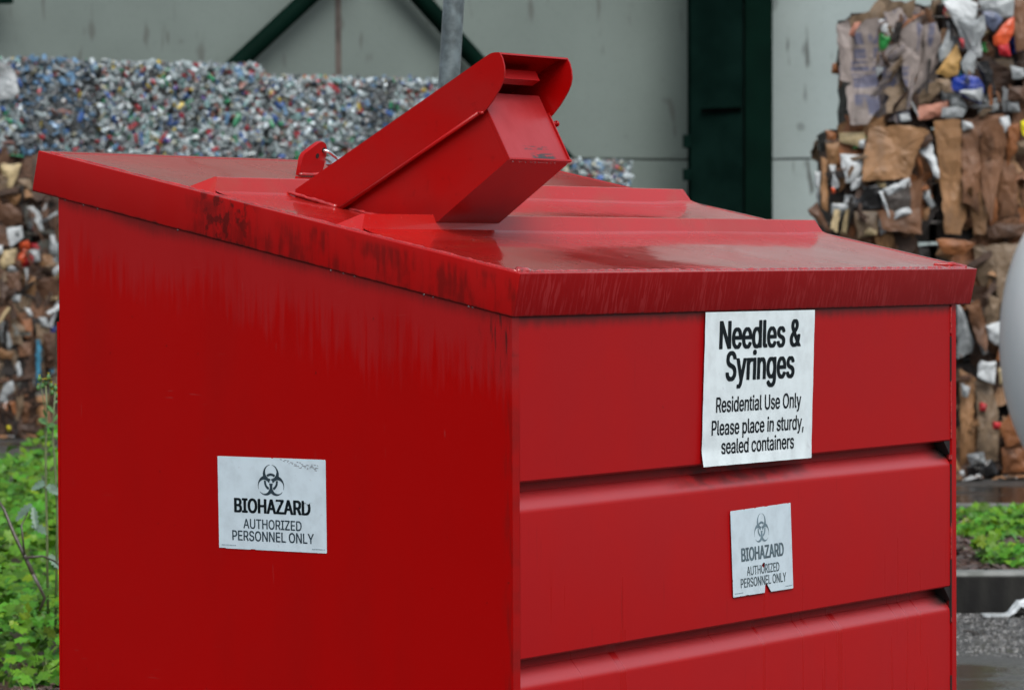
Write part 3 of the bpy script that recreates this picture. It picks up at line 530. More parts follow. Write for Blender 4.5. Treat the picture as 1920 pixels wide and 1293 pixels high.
GLY = {" ":[188,[]],"&":[448,["197,-7 173,-6 150,-2 129,4 110,12 93,22 78,34 65,47 54,62 45,78 39,96 35,114 34,133 35,149 37,163 42,177 47,189 55,201 63,213 73,224 85,235 97,245 111,256 125,267 140,279 216,335 221,339 226,343 231,347 237,352 242,357 246,363 251,369 255,375 258,382 260,389 261,397 262,405 261,417 258,427 253,437 245,445 237,452 226,457 215,460 201,461 192,460 184,459 176,456 168,453 161,449 155,444 150,438 145,431 142,424 139,416 137,408 137,399 137,389 139,380 142,372 145,363 150,355 155,346 162,337 169,327 176,317 185,307 194,296 204,284 438,0 364,0 171,231 157,248 144,264 132,279 121,293 111,306 102,319 94,331 87,344 82,357 78,370 76,384 75,398 76,415 79,430 84,445 91,458 99,470 109,481 121,491 134,499 149,505 165,510 182,513 200,513 218,513 235,510 251,505 266,499 279,491 290,482 300,471 308,459 315,447 320,433 323,419 324,404 323,393 322,382 319,372 315,362 310,352 305,342 299,333 291,325 283,317 275,308 266,301 256,293 154,217 140,206 128,195 118,185 110,174 104,164 100,154 98,143 97,131 98,119 100,108 104,97 109,87 116,78 124,70 133,63 143,57 154,53 166,49 179,47 193,46 208,47 223,50 237,54 251,59 265,66 278,75 290,84 301,95 312,108 321,121 329,136 336,151 342,168 346,186 348,205 349,224 408,224 407,201 405,180 401,161 397,144 391,128 385,115 378,103 371,92 364,83 357,75 351,68 345,62 333,47 320,34 305,23 289,14 271,7 252,1 234,-3 215,-6"]],",":[188,["38,-119 68,71 137,71 84,-119"]],"A":[480,["16,0 201,509 276,509 463,0 395,0 287,302 282,317 276,334 270,352 264,372 257,394 250,420 241,447 232,478 245,478 236,447 228,419 220,393 213,371 206,351 201,333 195,317 191,302 85,0","110,142 110,199 370,199 370,142"]],"B":[456,["60,0 60,509 241,509 266,508 289,504 310,499 329,491 345,481 359,469 371,456 381,442 388,426 394,410 397,392 398,374 397,358 395,344 392,331 387,320 380,310 373,301 365,293 356,286 347,280 336,275 326,270 315,267 315,262 327,261 339,257 351,252 363,245 374,237 385,227 394,216 402,203 409,189 414,173 417,155 418,136 417,117 413,100 408,83 400,67 390,52 377,39 362,28 344,18 324,10 301,4 275,1 247,0","125,57 245,57 272,58 296,63 315,70 330,80 341,92 349,105 354,120 355,137 355,149 352,161 348,173 342,184 335,194 327,203 317,211 306,218 293,224 279,228 264,230 248,231 125,231","125,285 238,285 252,286 265,288 277,291 288,296 299,302 308,309 316,317 323,326 329,337 333,348 335,359 336,372 334,388 330,403 323,417 313,429 299,439 283,446 263,450 240,452 125,452"]],"D":[502,["219,0 96,0 96,57 215,57 244,58 272,63 296,70 318,81 337,94 354,110 368,128 379,149 388,172 394,198 398,226 399,255 398,285 394,312 388,337 379,361 368,381 354,399 338,415 320,428 299,438 275,446 249,450 221,452 93,452 93,509 225,509 261,507 294,501 325,492 353,478 377,461 399,441 418,418 433,391 446,361 455,329 460,293 462,255 460,217 455,181 446,149 433,119 417,92 398,68 376,48 351,31 322,17 291,8 256,2","125,509 125,0 60,0 60,509"]],"E":[419,["60,0 60,509 372,509 372,452 125,452 125,286 355,286 355,229 125,229 125,57 375,57 375,0"]],"H":[517,["60,0 60,509 125,509 125,289 392,289 392,509 457,509 457,0 392,0 392,232 125,232 125,0"]],"I":[300,["31,0 31,57 118,57 118,452 31,452 31,509 269,509 269,452 183,452 183,57 269,57 269,0"]],"L":[393,["60,0 60,509 125,509 125,57 361,57 361,0"]],"N":[523,["60,0 60,509 136,509 343,183 347,176 352,169 357,160 363,151 369,141 375,130 381,119 388,107 394,94 401,82 407,68 414,55 405,54 403,68 402,81 401,95 401,108 400,121 400,134 399,146 399,157 399,168 399,178 399,187 399,195 399,509 463,509 463,0 387,0 202,290 196,300 190,310 184,320 177,331 171,342 164,354 156,367 148,381 139,396 130,413 119,432 108,452 119,454 120,435 121,417 122,400 122,384 123,368 123,354 124,340 124,328 125,317 125,307 125,298 125,291 125,0"]],"O":[533,["267,-7 235,-5 205,1 177,11 150,25 126,42 105,63 86,88 70,115 57,146 48,179 42,215 40,254 42,293 48,329 57,362 70,393 86,421 105,445 126,466 150,484 177,498 205,508 235,514 267,516 299,514 329,508 357,498 384,484 408,466 429,445 448,421 464,393 477,362 486,329 491,293 493,254 491,215 486,179 477,146 464,115 448,88 429,63 408,42 384,25 357,11 329,1 299,-5","267,53 289,54 310,59 330,66 349,76 367,89 383,105 396,123 408,144 418,168 425,194 429,223 430,254 429,286 425,314 418,341 408,365 396,386 383,404 367,420 349,433 330,443 310,450 289,454 267,456 245,454 223,450 203,443 184,433 167,420 151,404 137,385 125,364 116,340 109,314 105,285 103,254 105,223 109,194 116,168 125,144 137,123 151,105 167,89 184,76 203,66 223,59 245,54"]],"P":[445,["60,0 60,509 235,509 263,507 289,503 312,497 332,487 350,476 366,462 379,447 390,430 398,411 404,391 407,370 409,348 407,325 404,304 398,284 390,265 379,248 366,233 350,219 332,207 312,198 289,191 263,187 235,186 109,186 109,242 233,242 252,243 269,246 284,250 297,256 308,264 318,272 327,282 333,294 338,306 342,319 344,333 344,348 344,362 342,376 338,389 333,402 326,413 318,423 308,431 297,439 284,444 268,449 251,451 232,452 125,452 125,0"]],"R":[449,["60,0 60,509 236,509 264,507 290,504 313,497 333,489 351,478 367,465 380,450 390,433 399,415 405,395 408,374 409,352 408,330 405,309 399,290 390,271 380,255 367,240 351,228 333,217 312,209 289,203 264,199 236,198 96,198 96,255 234,255 252,256 269,258 284,262 298,267 309,273 319,281 327,290 334,300 339,312 342,324 344,338 345,352 344,367 342,380 339,393 334,405 327,415 319,425 309,433 298,440 284,445 269,449 252,451 233,452 125,452 125,0","353,0 230,229 303,229 428,0"]],"S":[447,["224,-9 197,-8 172,-4 149,1 128,9 108,19 91,31 76,45 64,60 54,77 46,96 41,115 38,137 104,137 107,123 110,110 116,98 123,88 132,79 142,71 154,64 166,59 180,55 194,52 209,50 224,49 241,50 257,52 272,55 286,60 299,66 311,74 321,82 329,92 336,102 341,114 345,126 346,139 345,151 342,161 338,171 332,179 325,186 316,193 307,199 296,205 284,209 272,214 259,218 245,222 184,239 154,249 128,260 105,274 86,289 71,307 60,326 54,348 52,372 53,393 58,413 65,431 75,448 87,463 102,476 119,488 138,498 158,506 180,511 203,514 227,516 252,514 275,511 296,505 316,498 334,488 351,476 365,463 377,449 387,433 394,415 399,397 401,378 337,378 334,396 326,412 316,426 302,437 286,447 267,453 247,457 225,459 209,458 194,456 180,452 167,448 156,442 145,435 136,427 129,418 123,409 118,398 116,387 115,376 116,363 119,352 124,342 131,334 139,326 148,319 158,313 169,308 180,304 191,300 202,296 212,293 264,279 276,276 287,272 299,268 312,264 324,258 336,252 347,245 359,238 369,229 379,220 387,209 395,198 401,185 405,171 407,155 408,139 407,118 403,99 396,81 386,64 374,48 360,34 343,21 323,11 302,2 278,-4 252,-8"]],"T":[449,["32,452 32,509 417,509 417,452 257,452 257,0 193,0 193,452"]],"U":[517,["259,-8 230,-7 203,-2 177,5 154,15 133,28 114,43 98,60 85,80 74,101 66,124 62,148 60,173 60,509 124,509 124,178 125,160 128,144 133,128 141,113 150,99 160,87 173,77 187,68 203,61 220,56 239,53 259,52 279,53 298,56 315,61 331,68 345,77 357,87 368,99 377,113 384,128 389,144 392,160 393,178 393,509 457,509 457,173 456,148 451,124 443,101 433,80 419,60 403,43 384,28 363,15 340,5 315,-2 288,-7"]],"Y":[472,["203,0 203,208 16,509 91,509 192,344 200,331 208,318 215,305 222,292 229,279 236,264 243,248 250,230 224,230 231,248 237,265 244,280 251,293 258,306 265,318 273,331 280,344 381,509 455,509 268,208 268,0"]],"Z":[438,["42,0 42,46 273,385 281,396 289,408 298,419 306,431 315,442 323,453 332,464 341,476 348,454 332,454 317,453 301,453 285,452 270,452 254,452 238,452 223,452 40,452 40,509 397,509 397,462 169,129 160,117 152,105 143,93 134,81 125,69 116,57 106,45 97,33 90,54 106,55 121,56 137,56 152,57 168,57 183,57 199,57 214,57 399,57 399,0"]],"a":[389,["160,-9 142,-8 126,-5 110,-1 94,5 80,12 68,22 57,32 48,45 40,58 35,73 31,90 30,108 31,123 34,138 38,150 43,161 50,171 58,179 67,187 78,193 89,199 100,203 112,207 125,211 138,213 152,216 165,218 178,220 194,222 209,224 222,225 234,227 244,228 252,230 259,232 265,235 270,238 273,243 275,248 276,255 276,257 275,268 273,279 271,288 267,297 262,304 256,311 248,317 240,322 230,326 220,329 208,330 196,331 183,330 171,329 159,326 149,322 140,318 132,313 124,307 118,301 112,294 107,288 103,281 100,274 41,291 48,308 57,322 67,335 79,346 91,355 104,364 118,370 133,375 148,379 163,382 179,384 194,384 204,384 215,383 227,382 239,379 251,376 263,372 275,367 286,360 296,353 306,343 315,333 322,320 329,306 333,290 336,272 337,251 337,0 277,0 277,52 272,52 269,45 264,38 258,32 252,25 244,18 236,12 226,6 215,1 203,-3 190,-6 176,-8","170,45 187,46 202,49 216,53 228,59 239,66 248,74 257,83 263,93 269,104 272,115 275,126 276,138 276,190 273,188 270,186 265,184 259,182 253,180 246,179 239,177 231,176 223,175 216,173 208,172 200,171 193,170 186,169 181,169 175,168 165,166 154,164 144,162 134,159 125,155 117,150 110,145 103,139 98,132 95,124 93,115 92,105 92,95 94,87 98,79 102,72 107,66 114,61 121,56 130,52 139,49 149,47 159,46"]],"c":[396,["207,-8 182,-7 159,-2 137,6 117,16 98,30 82,46 68,64 56,85 46,108 40,133 36,159 34,187 36,216 40,243 46,268 56,291 68,312 82,330 98,346 117,360 137,371 159,378 182,383 207,384 221,384 234,383 247,380 260,377 272,373 284,368 295,362 305,356 315,349 324,341 332,332 340,322 347,312 353,301 358,289 362,277 303,262 301,269 298,276 294,283 290,289 286,295 281,301 276,306 270,311 264,315 257,319 250,322 242,325 234,327 226,329 217,329 207,330 189,329 173,325 158,319 145,310 134,300 124,287 115,274 108,258 103,242 99,224 97,206 96,187 97,169 99,151 103,134 108,117 115,102 124,89 134,76 145,66 158,57 173,51 189,48 207,46 217,47 226,48 234,49 243,52 250,54 258,58 264,62 271,66 277,71 282,76 287,82 292,89 296,95 299,102 302,110 304,117 363,102 359,90 354,78 348,67 341,56 334,46 325,37 316,29 306,21 296,15 285,9 273,4 261,-1 248,-4 235,-6 221,-8"]],"d":[424,["195,-8 172,-7 151,-2 130,5 111,16 94,29 79,45 66,64 55,84 46,108 39,133 35,160 34,189 35,218 39,245 46,270 55,293 66,313 79,332 95,347 112,361 131,371 151,378 173,383 196,384 213,384 228,381 241,378 253,373 263,367 272,360 280,353 287,346 293,338 298,331 303,325 306,319 311,319 311,509 372,509 372,0 313,0 313,59 307,59 303,53 298,46 293,39 287,31 280,24 272,17 263,10 252,4 241,-1 227,-5 212,-7","205,47 221,48 236,51 250,57 263,65 274,75 284,86 293,100 299,115 305,132 309,150 311,169 312,189 311,210 309,229 305,247 300,263 293,278 284,291 275,302 263,312 251,320 237,325 221,329 205,330 187,329 172,325 157,319 145,311 133,301 124,290 115,276 108,261 103,245 99,227 97,209 96,189 97,170 99,151 103,133 109,117 115,101 124,88 134,76 145,66 158,57 172,51 188,48"]],"e":[404,["212,-8 185,-7 161,-2 138,6 117,16 98,30 82,46 68,64 56,85 46,108 40,132 35,159 34,187 35,215 39,242 46,267 55,290 67,311 81,329 97,346 115,359 135,370 157,378 180,383 205,384 221,384 236,382 251,379 266,374 280,368 294,361 307,351 319,341 331,329 341,315 350,299 357,282 363,263 368,242 370,219 371,194 371,169 75,169 75,221 338,221 310,202 309,220 307,237 303,254 298,269 291,282 283,294 273,305 263,314 250,321 237,326 222,329 205,330 189,329 173,326 159,321 146,313 135,304 125,294 116,282 109,270 103,256 99,241 97,226 96,211 96,178 97,157 100,139 104,122 110,106 118,92 128,80 139,70 151,61 165,55 179,50 195,47 212,46 224,47 234,48 244,50 254,53 263,56 271,61 278,66 285,73 292,80 297,88 302,96 306,105 365,91 360,77 353,63 345,51 335,39 324,29 311,19 298,11 283,4 266,-1 249,-5 231,-7"]],"g":[425,["207,-151 187,-150 168,-148 150,-144 134,-140 119,-134 105,-127 93,-119 82,-110 73,-101 64,-91 57,-80 51,-69 101,-41 106,-47 110,-53 116,-59 122,-66 128,-72 136,-78 145,-83 154,-88 165,-92 178,-95 192,-97 207,-97 229,-96 249,-92 267,-85 282,-75 295,-62 304,-47 310,-28 311,-6 311,68 306,68 302,62 298,56 293,49 287,41 280,34 272,28 263,21 252,16 241,11 227,8 212,5 195,5 173,6 152,10 132,17 113,27 95,39 80,53 67,71 55,90 46,112 39,136 35,163 34,191 35,220 39,246 46,271 55,293 66,314 80,332 95,347 112,361 131,371 152,378 173,383 196,384 213,384 228,382 242,378 253,373 264,367 273,360 281,353 288,346 294,338 299,331 304,325 308,319 313,319 313,379 372,379 372,-9 371,-32 367,-54 360,-73 350,-90 338,-104 324,-117 308,-127 291,-136 271,-142 251,-147 229,-150","205,59 222,60 237,63 251,68 264,75 275,84 285,95 293,107 300,121 305,137 309,154 312,172 312,193 312,212 309,231 305,248 300,264 293,278 285,291 275,303 264,312 251,320 237,325 222,329 205,330 188,329 172,325 158,320 145,312 134,302 124,290 115,277 109,262 103,246 99,229 97,212 96,193 97,173 99,155 103,138 109,123 116,108 124,96 134,85 145,76 158,68 172,63 188,60"]],"i":[167,["53,0 53,379 114,379 114,0","84,443 75,444 67,446 60,449 54,455 48,461 44,468 42,475 41,483 42,491 44,499 48,506 54,512 60,517 67,521 75,523 84,524 92,523 100,521 107,517 114,512 119,506 123,499 126,491 126,483 126,475 123,468 119,461 114,455 107,449 100,446 92,444"]],"l":[189,["139,-2 119,-1 101,3 86,10 74,20 65,33 58,47 54,65 53,84 53,509 114,509 114,99 114,87 115,77 117,68 120,62 124,58 130,54 137,53 146,52 150,52 154,52 158,52 160,53 163,53 165,53 167,54 170,54 181,3 176,2 172,1 167,0 162,-1 156,-2 151,-2 145,-2"]],"n":[410,["114,227 114,0 53,0 53,379 112,379 112,287 102,287 112,312 124,332 137,349 152,362 169,372 187,379 207,383 227,384 246,383 264,380 280,376 295,369 309,360 321,349 332,336 341,321 348,304 353,285 356,264 357,240 357,0 296,0 296,235 295,256 290,275 283,291 273,304 260,315 246,323 229,328 210,329 197,328 184,326 172,322 161,317 150,311 141,303 133,293 126,283 121,271 117,257 114,243"]],"o":[415,["207,-8 182,-7 159,-2 137,6 117,16 98,30 82,46 68,64 56,85 46,108 40,133 36,159 34,187 36,216 40,243 46,268 56,291 68,312 82,330 98,346 117,360 137,371 159,378 182,383 207,384 233,383 256,378 278,371 299,360 317,346 333,330 347,312 359,291 369,268 376,243 380,216 381,187 380,159 376,133 369,108 359,85 347,64 333,46 317,30 299,16 278,6 256,-2 233,-7","207,46 226,48 242,51 257,57 270,66 282,76 292,89 300,102 307,117 312,134 316,151 318,169 319,187 318,206 316,224 312,242 307,258 300,274 292,287 282,300 270,310 257,319 242,325 226,329 207,330 189,329 173,325 158,319 145,310 134,300 124,287 115,274 108,258 103,242 99,224 97,206 96,187 97,169 99,151 103,134 108,117 115,102 124,89 134,76 145,66 158,57 173,51 189,48"]],"p":[424,["53,-143 53,379 112,379 112,319 118,319 122,325 126,331 131,338 137,346 144,353 152,360 161,367 171,373 183,378 197,381 212,384 229,384 252,383 274,378 294,371 313,361 330,347 345,332 359,313 370,293 379,270 385,245 389,218 390,189 389,160 385,133 379,108 370,84 359,64 346,45 330,29 313,16 294,5 274,-2 252,-7 229,-8 213,-7 198,-5 184,-1 173,4 162,10 153,17 145,24 138,31 132,39 127,46 122,53 118,59 114,59 114,-143","220,47 237,48 253,51 267,57 279,66 291,76 301,88 309,101 316,117 321,133 325,151 327,170 328,189 327,209 325,227 321,245 316,261 309,276 301,290 291,301 280,311 267,319 253,325 237,329 220,330 203,329 188,325 174,320 161,312 150,302 140,291 132,278 125,263 120,247 116,229 113,210 113,189 113,169 116,150 120,132 125,115 132,100 140,86 150,75 162,65 174,57 188,51 204,48"]],"r":[259,["53,0 53,379 112,379 112,321 115,321 122,335 130,347 140,358 152,367 166,375 181,380 196,384 213,385 217,385 221,385 225,385 229,384 234,384 237,384 241,384 243,384 243,322 242,323 239,323 235,324 230,324 224,325 219,325 213,326 207,326 194,325 182,323 170,319 159,315 149,309 140,301 132,293 126,284 121,273 117,262 114,250 114,237 114,0"]],"s":[365,["182,-8 163,-7 145,-5 128,-2 112,3 98,10 84,18 72,27 62,38 53,50 45,63 40,78 36,94 94,107 99,92 105,79 114,69 124,60 136,54 150,49 165,46 181,45 200,46 217,50 232,55 244,62 255,71 262,81 267,91 268,103 267,112 265,121 260,129 254,136 246,142 237,147 225,151 212,155 149,170 125,177 104,186 87,196 72,208 61,222 53,237 48,255 47,274 48,290 51,305 57,319 65,332 75,343 87,354 100,363 115,370 131,377 149,381 167,384 187,384 206,384 223,381 239,378 254,372 267,366 279,358 290,349 299,339 307,328 314,316 319,303 324,290 268,277 264,288 258,298 251,307 243,316 232,323 219,328 205,331 187,333 171,332 156,329 143,324 131,317 121,308 114,299 110,289 109,277 110,267 112,258 117,250 124,243 133,237 144,232 157,227 172,223 229,209 254,202 275,194 292,183 306,171 317,158 325,142 330,125 331,107 330,90 326,75 321,61 312,47 302,35 290,24 276,15 260,6 242,0 223,-5 203,-7"]],"t":[227,["204,379 204,327 6,327 6,379","65,471 126,471 126,98 127,86 128,76 132,68 136,61 142,56 150,53 159,51 170,50 173,50 177,50 181,51 185,51 190,52 194,52 198,53 202,54 213,2 208,0 203,-1 198,-2 192,-3 186,-3 180,-4 174,-4 168,-4 145,-3 125,2 107,10 92,21 80,35 72,52 67,71 65,93"]],"u":[410,["182,-5 164,-4 146,-1 130,4 115,11 101,20 89,31 78,44 69,59 62,76 57,95 54,116 53,139 53,379 114,379 114,144 115,123 119,105 127,89 137,75 150,64 164,56 181,52 200,50 213,51 226,53 238,57 249,62 259,69 268,77 276,86 283,97 289,109 293,122 295,137 296,153 296,379 357,379 357,0 298,0 298,92 307,92 297,67 286,47 272,30 257,17 240,7 222,0 203,-4"]],"y":[389,["47,-139 61,-86 71,-87 80,-89 88,-90 96,-90 104,-89 111,-87 118,-84 124,-80 130,-74 136,-67 141,-58 146,-48 151,-36 163,-1 17,379 84,379 165,155 171,138 177,121 182,104 187,87 191,70 196,53 201,37 206,21 184,21 188,37 193,53 198,70 202,87 207,104 212,121 218,138 224,155 305,379 371,379 204,-58 198,-72 191,-85 184,-97 177,-107 168,-116 159,-124 150,-130 139,-136 128,-140 117,-143 104,-145 91,-145 84,-145 77,-145 71,-144 65,-143 59,-142 54,-141 51,-140"]]}
def line_on(s_, u0, u1, vtop, vbase, place, name, mat, parent, bx, by, keep=None, aspect=1.0, nrow=64, n=0.0013):
    """condensed sans-serif letters of one line, built row by row from their outlines: u0..u1 across,
    capital top vtop, base line vbase (fractions of the sign); bx, by thicken the strokes (fractions of cap height)"""
    CAP = 509.0; x = 0.0; edges = []
    for ch in s_:
        adv, loops = GLY[ch]
        for l in loops:
            P = [tuple(map(float, p.split(','))) for p in l.split()]
            for p, q in zip(P, P[1:] + P[:1]): edges.append((p[0] + x, p[1] / CAP, q[0] + x, q[1] / CAP))
        x += adv
    E_ = np.array(edges); xa, xb = E_[:, [0, 2]].min(), E_[:, [0, 2]].max()
    ch_v = abs(vbase - vtop)                       # cap height in v
    wid = (u1 - u0) * aspect / ch_v                # line width in cap heights
    E_[:, [0, 2]] = bx + (E_[:, [0, 2]] - xa) / (xb - xa) * (wid - 2 * bx)
    ylo, yhi = -0.36 if any(c in 'gypqj,' for c in s_) else -0.06, 1.08
    H = 1.0 / nrow; rows = []
    ys = np.arange(ylo, yhi, H) + H / 2
    for y in ys:
        m = ((E_[:, 1] <= y) & (E_[:, 3] > y)) | ((E_[:, 3] <= y) & (E_[:, 1] > y)); e = E_[m]
        iv = []
        if len(e):
            xs = e[:, 0] + (y - e[:, 1]) / (e[:, 3] - e[:, 1]) * (e[:, 2] - e[:, 0]); dr = np.where(e[:, 3] > e[:, 1], 1, -1)
            o_ = np.argsort(xs); wn = 0
            for k in o_:
                if wn == 0: st = xs[k]
                wn += dr[k]
                if wn == 0: iv.append((st, xs[k]))
        rows.append(iv)
    kk = int(round(by / H)); V = []; Fc = []
    for i, y in enumerate(ys):
        acc = []
        for d_ in range(-kk, kk + 1):
            if 0 <= i + d_ < len(rows):
                ex = bx * math.sqrt(max(0.0, 1 - (d_ / (kk + 0.5)) ** 2)); acc += [(p - ex, q + ex) for p, q in rows[i + d_]]
        acc.sort(); mg = []
        for p, q in acc:
            if mg and p <= mg[-1][1]: mg[-1][1] = max(mg[-1][1], q)
            else: mg.append([p, q])
        v0 = vbase - (y - H / 2) * ch_v; v1 = vbase - (y + H / 2) * ch_v; vm = (v0 + v1) / 2
        for p, q in mg:
            ua, ub = u0 + p / wid * (u1 - u0), u0 + q / wid * (u1 - u0)
            if keep:
                parts_ = []; nn = max(1, int((ub - ua) / 0.004)); st = None
                for k in range(nn + 1):
                    uu = ua + (ub - ua) * k / nn; ok_ = keep(uu, vm)
                    if ok_ and st is None: st = uu
                    if (not ok_ or k == nn) and st is not None: parts_.append((st, uu)); st = None
            else: parts_ = [(ua, ub)]
            for c, d_ in parts_:
                b = len(V); V += [place(c, v0, n), place(d_, v0, n), place(d_, v1, n), place(c, v1, n)]; Fc.append((b, b + 1, b + 2, b + 3))
    return mesh_obj(name, V, Fc, mat, parent)
def bil(c, u, v):     # corners: top-left, top-right, bottom-right, bottom-left
    a = (c[0][0] + (c[1][0] - c[0][0]) * u, c[0][1] + (c[1][1] - c[0][1]) * u)
    b = (c[3][0] + (c[2][0] - c[3][0]) * u, c[3][1] + (c[2][1] - c[3][1]) * u)
    return (a[0] + (b[0] - a[0]) * v, a[1] + (b[1] - a[1]) * v)
def cellmesh(inside, nu, nv, place, n, name, mat, parent, ub=(0, 1), vb=(0, 1)):
    """thin film cut to the outline where inside(u,v) is true, in rows of run-length quads"""
    V = []; Fc = []
    for j in range(nv):
        v0 = vb[0] + (vb[1] - vb[0]) * j / nv; v1 = vb[0] + (vb[1] - vb[0]) * (j + 1) / nv; vm = (v0 + v1) / 2
        i = 0
        while i < nu:
            if inside(ub[0] + (ub[1] - ub[0]) * (i + .5) / nu, vm):
                k = i
                while k < nu and inside(ub[0] + (ub[1] - ub[0]) * (k + .5) / nu, vm): k += 1
                ua = ub[0] + (ub[1] - ub[0]) * i / nu; uc = ub[0] + (ub[1] - ub[0]) * k / nu
                b = len(V); V += [place(ua, v1, n), place(uc, v1, n), place(uc, v0, n), place(ua, v0, n)]; Fc.append((b, b + 1, b + 2, b + 3)); i = k
            else: i += 1
    return mesh_obj(name, V, Fc, mat, parent)
def biohaz(px, py):   # px right, py up, in symbol units
    res = False; inner = False
    for k in range(3):
        a = R(90 + 120 * k); dx, dy = math.cos(a), math.sin(a)
        if (px - 11 * dx) ** 2 + (py - 11 * dy) ** 2 < 225: res = True
    cut = False; r_in = False
    for k in range(3):
        a = R(90 + 120 * k); dx, dy = math.cos(a), math.sin(a)
        q = (px - 15 * dx) ** 2 + (py - 15 * dy) ** 2
        if q < 110.25: cut = True
        if q < 90: r_in = True
        al = px * dx + py * dy; pe = abs(-px * dy + py * dx)
        if al > 20 and pe < 2.0: cut = True
        if 0 < al < 8 and pe < 0.7: cut = True
    if px * px + py * py < 7: cut = True
    rr = math.hypot(px, py)
    return (res and not cut) or (r_in and 9.3 < rr < 13.0)
def biohazard_sticker(place, parent, ink_a, ink_b, ink_c, label, torn, kind):
    def edge(u, v):
        e = 0.002 + 0.007 * max(0, mnoise.noise(Vector((u * 11, v * 8, kind * 3.1)))) + 0.006 * max(0, mnoise.noise(Vector((u * 37, v * 28, kind))) - 0.15)
        ev = e * 1.4
        if not (e < u < 1 - e and ev < v < 1 - ev): return False
        if torn(u, v): return False
        for (cu, cv, su, sv) in ((0, 0, 1, 1), (1, 0, -1, 1), (0, 1, 1, -1), (1, 1, -1, -1)):      # rounded corners
            a, b = (u - cu) * su * 1.45, (v - cv) * sv
            if a < 0.03 and b < 0.03 and (a - 0.03) ** 2 + (b - 0.03) ** 2 > 0.0009: return False
        return True
    st = cellmesh(edge, 260, 190, place, 0.0009, 'biohazard_sticker', M_st, parent); st['label'] = label
    ok = lambda u, v: not torn(u, v)
    asp = 1.447; sc = 0.0071
    cellmesh(lambda u, v: biohaz((u - 0.497) * asp / sc, (0.262 - v) / sc) and ok(u, v), 230, 190, place, 0.0013, 'biohazard_symbol', ink_a, st, (0.34, 0.66), (0.04, 0.45))
    line_on('BIOHAZARD', 0.152, 0.856, 0.452, 0.598, place, 'lettering', ink_b, st, 0.068, 0.024, ok, asp)
    line_on('AUTHORIZED', 0.235, 0.772, 0.668, 0.768, place, 'lettering', ink_c, st, 0.028, 0.010, ok, asp)
    line_on('PERSONNEL ONLY', 0.130, 0.882, 0.797, 0.900, place, 'lettering', ink_c, st, 0.028, 0.010, ok, asp)
    bars = bmesh.new()      # maker's line, too small to read in the photograph
    for (ua, ub_, v) in ((0.03, 0.16, 0.957), (0.865, 0.975, 0.957)):
        u = ua
        while u < ub_:
            wdt = random.uniform(0.003, 0.011); p = [place(u, v - .004, .0014), place(u + wdt, v - .004, .0014), place(u + wdt, v + .004, .0014), place(u, v + .004, .0014)]
            bars.faces.new([bars.verts.new(q) for q in p]); u += wdt + 0.004
    sp_ = bm_obj('small_print', bars, M_ink3, st); sp_['kind'] = 'stuff'
    return st
c_side = [(0.6815, 1.062), (0.4215, 1.061), (0.4195, 0.8815), (0.6785, 0.882)]
def pl_side(u, v, n):
    y, z = bil(c_side, u, v); return (-n, y, z)
def torn_side(u, v):
    if (u - 0.79) * 0.9 + (0.478 - v) * 3.2 > 0.03 and 0.45 < v < 0.492 and 0.800 < u < 0.862: return True
    return abs(v - (0.03 + (u - 0.6) * 0.16)) < 0.0035 and 0.60 < u < 0.93 and mnoise.noise(Vector((u * 70, v * 9, 2))) > -0.1
st = biohazard_sticker(pl_side, dump, M_ink2, M_ink, M_ink2, 'grey biohazard sticker with dark lettering on the left side', lambda u, v: False, 1)
# scratches and lifted print on the side sticker
def scratch(u, v):
    for k in range(5):
        vc = 0.02 + k * 0.014 + (u - 0.60) * 0.155
        if abs(v - vc) < 0.0026 and 0.58 + k * .03 < u < 0.93 and mnoise.noise(Vector((u * 45, k * 3.3, 2))) > 0.05: return True
    return False
cellmesh(scratch, 200, 160, pl_side, 0.0012, 'scratch_mark', simple('scratch_grey', (0.10, 0.09, 0.11, 1), 0.6), st, (0.55, 0.98), (0.0, 0.14))
def chip(u, v):
    a = 0.795 < u < 0.862 and 0.445 < v < 0.474 + 0.02 * mnoise.noise(Vector((u * 40, v * 3, 1))) and (u - 0.795) * 0.9 > (v - 0.445) * 0.2
    b = 0.548 < u < 0.580 and 0.470 < v < 0.500 and (v - 0.47) < (u - 0.548) * 1.0
    return a if u > 0.7 else b
cellmesh(chip, 60, 120, pl_side, 0.0018, 'lifted_print', M_st, st, (0.54, 0.60), (0.44, 0.51))
cellmesh(chip, 90, 120, pl_side, 0.0018, 'lifted_print', M_st, st, (0.78, 0.87), (0.44, 0.51))

c_fr = [(0.8010, 0.9300), (1.0555, 0.9330), (1.0665, 0.7525), (0.8125, 0.7530)]
def pl_front(u, v, n):
    x, z = bil(c_fr, u, v); return (x, 0.001 - 0.0026 - n, z)
def torn_front(u, v):
    if math.hypot((u - 0.515) * 1.45, v - 0.675) < 0.028 + 0.014 * mnoise.noise(Vector((u * 30, v * 30, 4))): return True
    return v > 0.885 and abs(u - 0.545 - (v - 0.9) * 0.28) < 0.008 + (v - 0.885) * 0.42
biohazard_sticker(pl_front, dump, M_ink3, simple('worn_slate_print', (0.085, 0.13, 0.155, 1), 0.4, 0.3, 60), simple('worn_dark_print', (0.055, 0.085, 0.10, 1), 0.4, 0.3, 60),
                  'faded biohazard sticker with torn hole and notch on the front', torn_front, 2)

